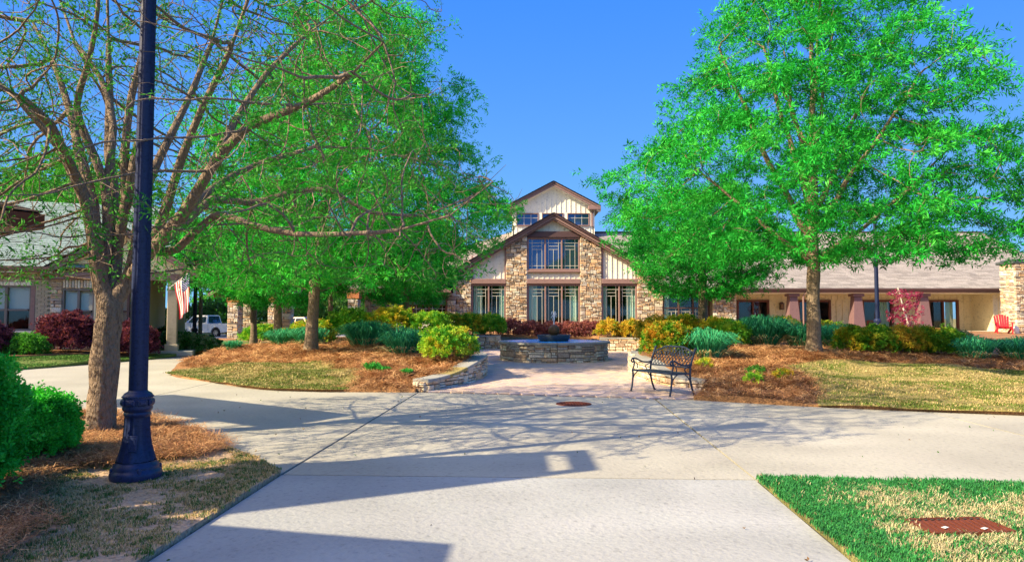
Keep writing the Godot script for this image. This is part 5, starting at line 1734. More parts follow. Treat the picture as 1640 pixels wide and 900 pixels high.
func near_cottage() -> void:   # at the left edge: only the corner of its porch roof comes into view, the rest shades the yard
	var t := thing("near_cottage", "nearby cottage at the left edge whose brown roof corner juts into view", "house", V(-8, 0, -6))
	var u := V(-0.837, 0, -0.547)
	var w := V(-0.547, 0, 0.837)
	var c := V(-6.2, 2.9, -9.0)
	var e1 := c + u * 5.0
	var e2 := c + w * 1.3
	var rg := c + u * 1.6 + w * 0.65 + UP * 0.4
	roof_plane(t, e2, c, rg, rg + u * 0.01, 0.2, Color(0.2, 0.15, 0.13), 91)
	roof_plane(t, c, e1, rg, rg + u * 0.01, 0.2, Color(0.2, 0.15, 0.13), 92)
	var m := MB.new()
	m.bar(c - UP * 0.12 - u * 0.02, e1 - UP * 0.12, 0.04, 0.2)
	m.bar(c - UP * 0.12 + w * 0.02, e2 - UP * 0.12, 0.04, 0.2)
	put("fascia", m, M.trim_red, t)
	var s := MB.new()
	s.quad(c - UP * 0.2, e2 - UP * 0.2, e2 + u * 5 - UP * 0.2, e1 - UP * 0.2)
	put("soffit", s, M.trim_red, t)
	var p := MB.new()
	p.box(c + u * 0.75 + w * 0.4 - UP * 1.5, V(0.28, 2.6, 0.28), Basis(w, UP, -u), 0.015)
	put("porch_post", p, M.trim_red, t)
	# body of the house, out of frame to the left
	var b := MB.new()
	b.box(V(-8.2, 1.55, -0.2), V(6.4, 3.1, 5.2))
	put("wall", b, M.siding, t)
	var y := 3.25
	var A := V(-4.6, y, -2.72)
	var B := V(-4.75, y, 3.0)
	var C := V(-12.6, y, 3.0)
	var D := V(-12.6, y, -4.6)
	var r1 := V(-7.4, y + 1.9, -0.6)
	var r2 := V(-9.6, y + 1.9, -0.6)
	roof_plane(t, A, D, r1, r2, 0.25, Color(0.2, 0.15, 0.13), 93)
	roof_plane(t, B, A, r1, r1 + V(0, 0, -0.01), 0.25, Color(0.2, 0.15, 0.13), 94)
	roof_plane(t, C, B, r2, r1, 0.25, Color(0.2, 0.15, 0.13), 95)
	roof_plane(t, D, C, r2, r2 + V(0, 0, 0.01), 0.25, Color(0.2, 0.15, 0.13), 96)
	# added unseen canopy, cut to throw the shadow band and lit slot on the drive
	var ch := holder("added_shade_canopy", t)
	var tr := Transform3D(Basis(V(1, 0, 0), V(0, 0, -1), V(0, 1, 0)), V(0, 4.98, 0))
	var k := MB.new()
	k.prism(P2([-9.2, 2.07, -6.12, 3.61, -6.12, 4.77, -9.2, 4.08]), 0.1, tr)
	put("shade_slab", k, M.trim_red, ch)
	var k2 := MB.new()
	k2.prism(P2([-5.8, 3.77, -5.63, 3.85, -5.63, 4.89, -5.8, 4.85]), 0.1, tr)
	k2.prism(P2([-6.13, 3.61, -5.79, 3.78, -5.79, 3.95, -6.13, 3.78]), 0.08, tr.translated(V(0, 0.01, 0)))
	k2.prism(P2([-6.13, 4.6, -5.79, 4.68, -5.79, 4.84, -6.13, 4.76]), 0.08, tr.translated(V(0, 0.01, 0)))
	put("shade_end_bar", k2, M.trim_red, ch)
	for q in [[-9.0, 2.4], [-9.0, 3.9], [-7.2, 3.4]]: boxp("shade_post", V(q[0], 2.5, -q[1]), V(0.14, 5.0, 0.14), M.trim_red, ch, 0.01)
	rebase(t, V(-8, 0, -6))

func canopy() -> void:
	var t := thing("entrance_canopy", "gabled entrance canopy on four stone pillars beyond the left island", "canopy", V(-17.4, 0, -48))
	var ps := [[-19.05, 46.0], [-19.65, 50.2], [-16.35, 46.0], [-16.85, 50.0]]
	for k in 4:
		var q: Array = ps[k]
		pier(t, q[0], q[0] + 0.72, -0.1, 2.4, q[1], 0.72, 101 + k * 3, 36, [0, 1], null, 0.26, 0.4)
		boxp("post_collar", V(q[0] + 0.36, 2.58, -q[1] - 0.36), V(0.84, 0.36, 0.84), M.wood, t, 0.02)
	boxp("beam", V(-17.9, 2.92, -46.3), V(4.4, 0.34, 0.3), M.trim_red, t, 0.02)
	boxp("beam", V(-17.9, 2.92, -50.4), V(4.4, 0.34, 0.3), M.trim_red, t, 0.02)
	var cx := -17.6
	roof_plane(t, V(cx - 2.7, 3.05, -51.5), V(cx - 2.7, 3.05, -45.7), V(cx, 4.7, -51.5), V(cx, 4.7, -45.7), 0.24, Color(0.36, 0.28, 0.26), 111)
	roof_plane(t, V(cx + 2.7, 3.05, -45.7), V(cx + 2.7, 3.05, -51.5), V(cx, 4.7, -45.7), V(cx, 4.7, -51.5), 0.24, Color(0.36, 0.28, 0.26), 112)
	siding(t, cx - 2.8, cx + 2.8, 3.1, func(x): return 4.62 - 0.55 * absf(x - cx), 46.2, M.siding_warm, 0.4, cx)
	for s in [-1.0, 1.0]:
		var m := MB.new()
		m.prism(PackedVector2Array([Vector2(cx, 4.66), Vector2(cx + s * 2.7, 3.01), Vector2(cx + s * 2.7, 2.76), Vector2(cx, 4.41)]), 0.08, Transform3D(Basis(), V(0, 0, -45.8)))
		put("rake_board", m, M.trim, t)
	rebase(t, V(-17.4, 0, -48))

func chimney() -> void:
	var t := thing("stone_chimney", "tall tan stone patio chimney at the right edge beside the red chair", "chimney", V(25.6, 0, -34))
	pier(t, 24.92, 26.5, 0.1, 4.1, 34.0, 1.0, 121, 170, [0, 2], null, 0.22, 0.32)
	boxp("cap_stone", V(25.71, 4.17, -34.5), V(1.8, 0.14, 1.25), M.bowl, t, 0.02)
	boxp("cap_stone", V(25.71, 4.28, -34.5), V(1.5, 0.09, 1.0), M.bowl, t, 0.02)
	rebase(t, V(25.6, 0, -34))

# ---------------------------------------------------------------- putting it together
func fill_elev() -> void:
	for a in [[-8.9, 18, .02], [-6.9, 15.9, .02], [-5.25, 14.4, .02], [-3.7, 14, .02], [-2.6, 13.9, .03], [-10.1, 21.9, .02], [-11.2, 28, .02], [-12.2, 35, .02], [-7.8, 17, .02], [-4.4, 14.2, .02],
		[-1.95, 14.25, .15], [-2.05, 13.95, .03], [-1.85, 13.95, .03], [-2.4, 14.3, .1], [-1.4, 15.2, .3], [-1.1, 16.9, .46], [-1.2, 18.8, .5], [-1.9, 21, .5], [-2.7, 24, .52], [-2.8, 27, .55], [-2.1, 31.2, .6], [-.5, 31.4, .62],
		[-5.85, 20, .46], [-4, 18, .42], [-3, 16.5, .36], [-2.6, 15.2, .24], [-4.5, 16, .2], [-7, 22, .5], [-8.5, 24, .42], [-5, 27, .66], [-3.6, 24, .58], [-8, 30, .56], [-10, 30, .32], [-5, 33, .72], [-6.6, 18.5, .24], [-9, 21.5, .25], [2, 34, .45], [2, 37, .7], [-5, 37, .72],
		[3.3, 12.7, .03], [5, 11.8, .02], [6.4, 11.2, .02], [8, 10.7, .02], [11, 9.6, .02], [14, 8.5, .02], [18, 7, .02], [24, 5, .02], [4.2, 11.9, .1], [4.3, 14.6, .2], [3.8, 14.4, .15], [3.75, 15.6, .36], [3.6, 17, .46], [3.7, 19, .5], [4.6, 21.8, .5], [5.7, 24.5, .52], [6.3, 27, .55], [6, 29.3, .58], [3.8, 30, .6],
		[7.9, 18, .52], [6, 16, .38], [6.5, 19.5, .54], [10, 20, .5], [7.5, 14, .2], [5.5, 14, .26], [9, 16, .3], [12, 15, .16], [15, 14, .12], [13, 20, .38], [12, 22, .45], [16, 20, .4], [20, 18, .35], [12, 30, .68], [20, 28, .65], [9, 28, .64], [20, 36, .7], [10, 36, .72], [28, 30, .6], [28, 15, .2],
		[-14, 20, .03], [-12.8, 24, .03], [-11.9, 34, .02], [-15.2, 22.6, .2], [-17, 23.5, .26], [-13.8, 27, .18], [-22, 20, .25], [-30, 30, .25], [-14, 33, .08], [-19, 17, .1], [-18, 33, .1]]:
		EL.append(V(a[0], a[1], a[2]))

func ground() -> void:
	var nz := noise
	nz.seed = 2; nz.frequency = 0.35; nz.fractal_octaves = 4
	# open ground out to the horizon
	var g := MB.new()
	var xs := [-260.0, -120.0, -70.0, -45.0, -34.0, -28.0, -24.0, -20.0, -16.0, -13.0, -10.0, -7.0, -4.0, 0.0, 10.0, 30.0, 80.0, 260.0]
	var ds := [-120.0, -40.0, -10.0, 10.0, 25.0, 34.0, 37.0, 40.0, 44.0, 48.0, 52.0, 56.0, 60.0, 70.0, 90.0, 140.0, 300.0]
	for i in xs.size() - 1:
		for j in ds.size() - 1:
			var q := []
			for c in [[0, 0], [1, 0], [1, 1], [0, 1]]: q.append(V(xs[i + c[0]], base_drop(xs[i + c[0]], ds[j + c[1]]), -ds[j + c[1]]))
			g.col = Color(0.27, 0.25, 0.10)
			g.quad(q[0], q[1], q[2], q[3])
	struct("ground", g.mesh(), M.turf)
	# concrete drive in slabs over a dark joint bed
	var dr := Node3D.new()
	dr.name = "driveway"; add_child(dr); dr.set_meta("kind", "structure")
	boxp("joint_bed", V(0, -0.03, -15), V(64, 0.02, 46), M.joint, dr)
	var cream := Color(0.385, 0.377, 0.34)
	var grey_c := Color(0.345, 0.362, 0.378)
	var slabs := [
		[P2([-2.25, 6.765, -2.3, 4.32, -2.4, -3, 2.0, -3, 2.14, 4.32, 2.3, 6.555]), grey_c, 0.35],
		[P2([-2.24, 6.775, 2.3, 6.565, 2.64, 12.78, 1.2, 13.3, -1.88, 13.95]), cream, 0.4],
		[P2([-2.26, 6.78, -1.9, 13.95, -1.9, 15, -6.9, 16.9, -6.92, 6.5, -4, 6.5]), cream, 0.5],
		[P2([-6.93, 6.5, -6.91, 16.9, -9.5, 24, -22, 24, -22, 6.5]), cream, 0.8],
		[P2([-9.5, 24.01, -10.5, 37.5, -16, 37.5, -22, 24.01]), cream, 0.9],
		[P2([2.31, 6.56, 6.5, 6.0, 6.7, 11.8, 3.3, 13.2, 2.66, 12.78]), cream, 0.45],
		[P2([6.52, 5.99, 30, 2.5, 30, 6, 14, 9, 6.72, 11.79]), cream, 0.8]]
	for s in slabs:
		var poly: PackedVector2Array = Geometry2D.offset_polygon(s[0], -0.007)[0]
		var base: Color = s[1]
		var m := sheet(poly, s[2], func(_x, _d): return 0.0, func(x, d):
			var f := 1.0 + nz.get_noise_2d(x * 1.0, d * 1.6) * 0.24 + nz.get_noise_2d(x * 1.2 + 50, d * 9.0) * 0.16
			return Color(base.r * f, base.g * f, base.b * (f * 0.98)), 0.02)
		part("concrete_slab", m, M.concrete, dr)
	var path := sheet(P2([-19, 33.0, -11.7, 34.2, -11.5, 36.3, -19, 35.4]), 1.5, func(x, d): return elev(x, d) + 0.03, func(_x, _d): return grey_c, 0.05)
	struct("footpath", path, M.concrete)
	# plaza of clay pavers
	var lw := curve2([-1.75, 13.98, -1.15, 15.2, -0.74, 16.8, -0.78, 18.6, -1.5, 21, -2.3, 24, -2.4, 27, -1.85, 30.6, -0.5, 31.0], 5)
	var rw := curve2([4.05, 14.4, 3.5, 14.85, 3.2, 16, 3.15, 17.5, 3.35, 19.5, 4.2, 22, 5.2, 24.5, 5.85, 27, 5.5, 29.1, 3.75, 29.5], 5)
	var plaza := join2([P2([-1.75, 13.9, 2.11, 12.95, 3.3, 12.68, 4.05, 14.4]), rw, P2([3.75, 32.6, -0.5, 32.6]), rev2(lw)])
	var pz := Node3D.new()
	pz.name = "plaza"; add_child(pz); pz.set_meta("kind", "structure")
	part("paving_bed", sheet(plaza, 1.0, func(_x, _d): return 0.004, func(_x, _d): return Color(0.28, 0.22, 0.18), 0.02), M.soil, pz)
	var pv := MB.new()
	pv.box(Vector3.ZERO, V(0.235, 0.04, 0.115), Basis(), 0.005)
	var pmesh := pv.mesh()
	var pmats := []
	var ptones := [Color(0.60, 0.45, 0.40), Color(0.54, 0.42, 0.39), Color(0.66, 0.52, 0.43), Color(0.50, 0.40, 0.40), Color(0.62, 0.47, 0.36), Color(0.56, 0.46, 0.44)]
	for c in ptones:
		var m: StandardMaterial3D = M.paver.duplicate()
		m.albedo_color = lin(c.r, c.g, c.b)
		pmats.append(m)
	var pxf := []
	var pcol := PackedColorArray()
	var spots := []
	var tilt := Vector2(0.97, -0.24)
	for row in 170:
		for k in range(-30, 44):
			var p := Vector2(1.0, 12.3) + tilt * ((k + (0.5 if row % 2 else 0.0)) * 0.242) + Vector2(0.24, 0.97) * (row * 0.122)
			if p.distance_to(Vector2(1.45, 23.8)) < 1.75: continue
			if Geometry2D.is_point_in_polygon(p, plaza): spots.append(p)
	spots.sort_custom(func(a, b): return a.y < b.y)
	var pb := Basis(UP, atan2(0.24, 0.97))
	for i in spots.size():
		var p: Vector2 = spots[i]
		var tone := rng.randi() % 6
		var tr := Transform3D(pb.rotated(V(1, 0, 0), rng.randfn() * 0.008), V(p.x, 0.004 + rng.randf() * 0.005, -p.y))
		if i < 300: part("paver", pmesh, pmats[tone], pz, tr)
		else:
			pxf.append(tr); pcol.append(ptones[tone])
	multi("pavers", pmesh, pxf, pcol, M.paver, pz)
	var lh := func(d: float) -> float: return lerpf(0.25, 0.54, smoothstep(13.9, 17.2, d)) + 0.1 * smoothstep(24.0, 31.0, d)
	planter("curved stone planter wall left of the plaza with one rust coloured cap stone", lw, lh, 61, 200, [1])
	var rh := func(d: float) -> float: return lerpf(0.2, 0.5, smoothstep(14.2, 16.6, d)) + 0.1 * smoothstep(24.0, 29.0, d)
	planter("curved stone planter wall behind the garden bench", rev2(rw), rh, 63, 200, [])
	# planting beds
	var straw := func(x: float, d: float) -> Color:
		var f := 0.85 + nz.get_noise_2d(x * 2.0, d * 2.0) * 0.5
		return Color(0.56 * f, 0.295 * f, 0.135 * f)
	var off := func(line: PackedVector2Array, s: float) -> PackedVector2Array:
		var o := PackedVector2Array()
		for i in line.size():
			var d := (line[mini(i + 1, line.size() - 1)] - line[maxi(i - 1, 0)]).normalized()
			o.append(line[i] + Vector2(-d.y, d.x) * s)
		return o
	var lump := func(x: float, d: float) -> float: return elev(x, d) + 0.03 + nz.get_noise_2d(x * 2.5, d * 2.5) * 0.035
	var bedL := join2([P2([-1.95, 13.9]), P2([-3.7, 13.98]), curve2([-3.7, 13.98, -5.25, 14.45, -6.88, 15.93, -8.89, 17.95, -10.13, 21.86, -11.0, 27, -11.5, 31, -12.0, 35], 4), P2([-12, 37.2, 3.7, 37.6, 3.75, 32.6, -0.5, 32.6]), rev2(off.call(lw, 0.22))])
	struct("mulch_bed", sheet(bedL, 0.55, lump, straw, 0.12), M.straw)
	var bedR := join2([P2([3.33, 12.66]), P2([5.02, 11.76, 6.42, 11.22, 7.94, 10.7, 11, 9.6, 14, 8.4, 18, 7, 24, 5, 30, 4, 30, 36.3, 7.9, 36.3, 7.9, 37.6, 3.75, 37.6, 3.75, 29.6]), rev2(off.call(rw, -0.22)), P2([4.05, 14.2])])
	struct("mulch_bed", sheet(bedR, 0.65, lump, straw, 0.12), M.straw)
	boxp("porch_slab", V(19.5, 0.6, -37.7), V(23.2, 0.2, 2.7), M.porch_floor, null, 0.01).set_meta("kind", "structure")
	# grass
	var dry := func(x: float, d: float) -> Color:
		var f := 0.9 + nz.get_noise_2d(x * 1.5, d * 1.5) * 0.4
		return Color(0.36 * f, 0.30 * f, 0.11 * f)
	var lawnI := join2([P2([-3.55, 13.99]), curve2([-3.7, 13.98, -5.25, 14.45, -6.88, 15.93, -8.89, 17.95], 4), P2([-8.75, 19.0]), curve2([-8.3, 19.3, -6.9, 18.4, -4.9, 17.4, -3.8, 16.1, -3.35, 14.9, -3.5, 13.99], 4)])
	struct("lawn", sheet(Geometry2D.offset_polygon(lawnI, 0.07)[0], 0.5, func(x, d): return lump.call(x, d) + 0.02, dry, 0.02), M.turf)
	var lawnR := join2([P2([5.25, 11.68, 6.42, 11.22, 7.94, 10.7, 11, 9.6, 14, 8.4, 18, 7, 24, 5, 30, 4, 30, 10, 20, 14.5]), curve2([15, 15.9, 12.2, 16.5, 8.9, 17.0, 7.05, 16.4, 6.1, 15.4, 5.85, 14.2, 5.75, 13, 5.25, 11.68], 4)])
	struct("lawn", sheet(Geometry2D.offset_polygon(lawnR, 0.07)[0], 0.6, func(x, d): return lump.call(x, d) + 0.02, dry, 0.02), M.turf)
	var lawnL := P2([-40, 11, -22, 12.4, -15.5, 17.2, -13.9, 19.6, -12.66, 24.0, -12.0, 29, -11.8, 34, -11.9, 37.4, -40, 44])
	struct("lawn", sheet(lawnL, 1.0, func(x, d): return elev(x, d) + 0.04, func(x, d):
		var f := 0.9 + nz.get_noise_2d(x, d) * 0.4
		return Color(0.20 * f, 0.26 * f, 0.07 * f), 0.08), M.turf)
	var mulchL := curve2([-30, 17, -19, 20.2, -16.5, 21.0, -14.7, 22.3, -13.4, 24.8, -13.5, 28, -13.0, 31.6, -15, 32.4, -24, 31.5, -34, 30], 4)
	struct("mulch_bed", sheet(mulchL, 0.9, func(x, d): return elev(x, d) + 0.1, func(x, d): return straw.call(x, d) * 0.72, 0.08), M.straw)
	var entryM := P2([-12.0, 36.6, -14, 36.9, -20, 37.5, -22, 44, -15.2, 45.6, -14.6, 41, -11.2, 40])
	struct("mulch_bed", sheet(entryM, 1.5, func(x, d): return 0.06, straw, 0.1), M.straw)
	struct("road", sheet(P2([-70, 52, -5, 54, -5, 66, -70, 64]), 5.0, func(x, d): return base_drop(x, d) + 0.03, func(_x, _d): return Color(0.3, 0.29, 0.27)), M.concrete)
	var yard := P2([-2.31, 4.32, -2.4, -3, -20, -3, -20, 11.6, -8.47, 11.37, -6.9, 10.9, -5.35, 10.33, -3.86, 8.74, -2.73, 7.41, -2.26, 6.78])
	var yh := func(x: float, d: float) -> float: return 0.04 + nz.get_noise_2d(x * 2.0, d * 2.0) * 0.02
	struct("yard", sheet(yard, 0.4, yh, func(x, d):
		var f := clampf(0.5 + nz.get_noise_2d(x * 2.2, d * 2.2) * 1.4, 0, 1)
		return Color(0.56, 0.40, 0.28).lerp(Color(0.42, 0.30, 0.18), f), 0.06), M.soil)
	var mulchN := join2([P2([-3.3, 0, -20, 0, -20, 11.2, -8.5, 11.2, -5.4, 10.2, -3.95, 8.75]), curve2([-3.6, 8.3, -3.38, 7.65, -3.75, 7.25, -4.3, 7.0, -4.4, 6.4, -4.05, 5.75, -3.4, 4.9, -3.3, 4.3, -3.3, 2], 4)])
	var mh := func(x: float, d: float) -> float: return 0.085 + nz.get_noise_2d(x * 3.0, d * 3.0) * 0.04
	struct("mulch_bed", sheet(mulchN, 0.45, mh, straw, 0.09), M.straw)
	var lawnN := P2([2.32, 6.55, 4.66, 6.25, 9, 5.7, 12, 5.2, 12, 0, 2.1, 0, 2.15, 4.32])
	var nh := func(x: float, d: float) -> float: return 0.035 + nz.get_noise_2d(x * 2.0, d * 2.0) * 0.012
	struct("lawn", sheet(lawnN, 0.3, nh, func(x, d):
		var f := 0.9 + nz.get_noise_2d(x * 2.5, d * 2.5) * 0.4
		return Color(0.26 * f, 0.25 * f, 0.10 * f), 0.05), M.turf)
	# the blades, needles and clippings that lie on all this
	var tufts := tuft_mesh(14, 0.05, 0.006, 0.05, 1, 0.7)
	var far_tufts := tuft_mesh(12, 0.04, 0.012, 0.1, 2, 0.9)
	var needles := needle_mesh(16, 0.19, 0.0022, 3)
	var litter_mesh := spray_mesh(2, 0.01, 0.05, 0.022, 9, 1.0, false)
	var far_needles := needle_mesh(16, 0.22, 0.0042, 4)
	var green := Color(0.025, 0.17, 0.05)
	var tan_c := Color(0.52, 0.47, 0.28)
	var xf := []
	var cols := PackedColorArray()
	var near_poly := P2([2.3, 6.56, 4.66, 6.25, 7.5, 5.9, 7.5, 3.4, 2.12, 3.4, 2.15, 4.32])
	for p in scatter(near_poly, 15000, 11):
		var gl := Vector2(p.x - 3.18, p.y - 4.97)
		if absf(gl.x) < 0.31 and absf(gl.y) < 0.18: continue
		var e := minf(edge_dist(p, P2([2.14, 4.32, 2.3, 6.56, 4.66, 6.25, 9, 5.7])), 3.0)
		var f := clampf(smoothstep(0.75, 0.1, e) * 0.75 + nz.get_noise_2d(p.x * 3.5, p.y * 3.5) * 0.5 + 0.42, 0.06, 0.97)
		xf.append(Transform3D(Basis(UP, rng.randf() * TAU).scaled(Vector3.ONE * rng.randf_range(0.7, 1.25)), V(p.x, nh.call(p.x, p.y) - 0.004, -p.y)))
		cols.append((green.lerp(Color(0.05, 0.3, 0.07), rng.randf()) if rng.randf() < f else tan_c) * rng.randf_range(0.75, 1.2))
	multi("grass", tufts, xf, cols, M.blade, null)
	xf = []; cols = PackedColorArray()
	var yard_view := P2([-2.3, 4.32, -2.33, 3.2, -4.4, 3.2, -5.2, 7, -3.5, 8.2, -2.73, 7.41, -2.26, 6.78])
	for p in scatter(yard_view, 12000, 12):
		if Geometry2D.is_point_in_polygon(p, mulchN): continue
		if nz.get_noise_2d(p.x * 2.2, p.y * 2.2) < -0.3 + rng.randf() * 0.25: continue
		xf.append(Transform3D(Basis(UP, rng.randf() * TAU).scaled(Vector3.ONE * rng.randf_range(0.4, 0.85)), V(p.x, yh.call(p.x, p.y) - 0.004, -p.y)))
		cols.append((Color(0.09, 0.2, 0.04) if rng.randf() < 0.45 else Color(0.62, 0.46, 0.22)) * rng.randf_range(0.75, 1.2))
	multi("grass", tufts, xf, cols, M.blade, null)
	xf = []; cols = PackedColorArray()
	for q in [[P2([5.2, 11.6, 6.4, 11.14, 7.9, 10.62, 11, 9.5, 14, 8.3, 16, 7.6, 16, 15.2, 12.2, 16.5, 8.9, 17.0, 7.05, 16.4, 6.1, 15.4, 5.75, 13]), 15000], [Geometry2D.offset_polygon(lawnI, 0.1)[0], 5600]]:
		for p in scatter(q[0], q[1], 13):
			var f := clampf(0.42 + nz.get_noise_2d(p.x * 1.6, p.y * 1.6) * 0.9, 0.05, 0.95)
			if p.y < 12.2 - (p.x - 5) * 0.34 or (p.x < 0 and p.y < 14.6 + maxf(0, -5.25 - p.x)): f = 0.75
			xf.append(Transform3D(Basis(UP, rng.randf() * TAU).scaled(Vector3.ONE * rng.randf_range(0.7, 1.2)), V(p.x, lump.call(p.x, p.y) + 0.014, -p.y)))
			cols.append((Color(0.13, 0.19, 0.035) if rng.randf() < f else Color(0.44, 0.36, 0.17)) * rng.randf_range(0.8, 1.15))
	for p in scatter(P2([-13.9, 19.6, -12.66, 24.0, -11.8, 34, -13.4, 31, -13.5, 25, -14.8, 22.0, -17, 20.6, -16, 18]), 4500, 14):
		xf.append(Transform3D(Basis(UP, rng.randf() * TAU).scaled(Vector3.ONE * rng.randf_range(0.8, 1.3)), V(p.x, elev(p.x, p.y) + 0.035, -p.y)))
		cols.append(Color(0.09, 0.21, 0.035) * rng.randf_range(0.75, 1.3))
	multi("grass", far_tufts, xf, cols, M.blade, null)
	xf = []; cols = PackedColorArray()
	for p in scatter(P2([-6, 7, -2.3, 3.6, 2.1, 3.6, 2.3, 6.5, 9, 5.8, 11, 9, 3, 12.6, -1.8, 13.7, -5.2, 14, -8, 16]), 110, 18):
		if Geometry2D.is_point_in_polygon(p, yard): continue
		xf.append(Transform3D(any_basis(V(rng.randfn(), 0.25, rng.randfn()), rng, rng.randf_range(0.35, 0.8)), V(p.x, 0.004, -p.y)))
		cols.append([Color(0.16, 0.09, 0.04), Color(0.3, 0.2, 0.09), Color(0.06, 0.16, 0.03)][rng.randi() % 3])
	multi("leaf_litter", litter_mesh, xf, cols, M.needle, null)
	xf = []; cols = PackedColorArray()
	var nc := [Color(0.58, 0.30, 0.135), Color(0.43, 0.21, 0.095), Color(0.68, 0.41, 0.2), Color(0.32, 0.155, 0.085)]
	for p in scatter(P2([-3.3, 3.2, -5, 3.2, -6.4, 8, -6.5, 10.6, -5.4, 10.2, -3.95, 8.75, -3.35, 8.2, -3.2, 7.5, -3.6, 7.1, -4.2, 6.9, -4.3, 6.4, -3.95, 5.7, -3.2, 4.8]), 5200, 15):
		xf.append(Transform3D(Basis(UP, rng.randf() * TAU).rotated(V(1, 0, 0), rng.randfn() * 0.2), V(p.x, mh.call(p.x, p.y) + 0.004, -p.y)))
		cols.append(nc[rng.randi() % 4] * rng.randf_range(0.7, 1.15))
	multi("pine_straw", needles, xf, cols, M.needle, null)
	xf = []; cols = PackedColorArray()
	var seenL := join2([P2([-1.95, 13.95, -3.4, 14.0, -3.3, 15, -3.8, 16.2, -4.9, 17.5, -6.9, 18.5, -8.7, 19.0, -9.4, 19.6, -10.1, 22, -11.1, 27, -6, 26, -3, 24, -2, 21, -1.05, 18.6, -1.0, 16.8, -1.4, 15.2])])
	for q in [[seenL, 9500], [P2([3.4, 12.7, 5.1, 11.8, 5.75, 13, 6, 15.2, 7.05, 16.5, 8.9, 17.1, 16, 16.2, 16, 18, 9, 21, 4, 21, 3.6, 17, 3.8, 15, 4.2, 14.4]), 8500]]:
		for p in scatter(q[0], q[1], 16):
			var rim := 0.0
			if q[0] != seenL: rim = 0.04 * smoothstep(0.5, 0.1, absf(p.x - 5.7)) * float(p.y < 15)
			xf.append(Transform3D(Basis(UP, rng.randf() * TAU).rotated(V(1, 0, 0), rng.randfn() * 0.22), V(p.x, lump.call(p.x, p.y) + 0.006 + rim, -p.y)))
			cols.append(nc[rng.randi() % 4] * rng.randf_range(0.75, 1.25))
	multi("pine_straw", far_needles, xf, cols, M.needle, null)

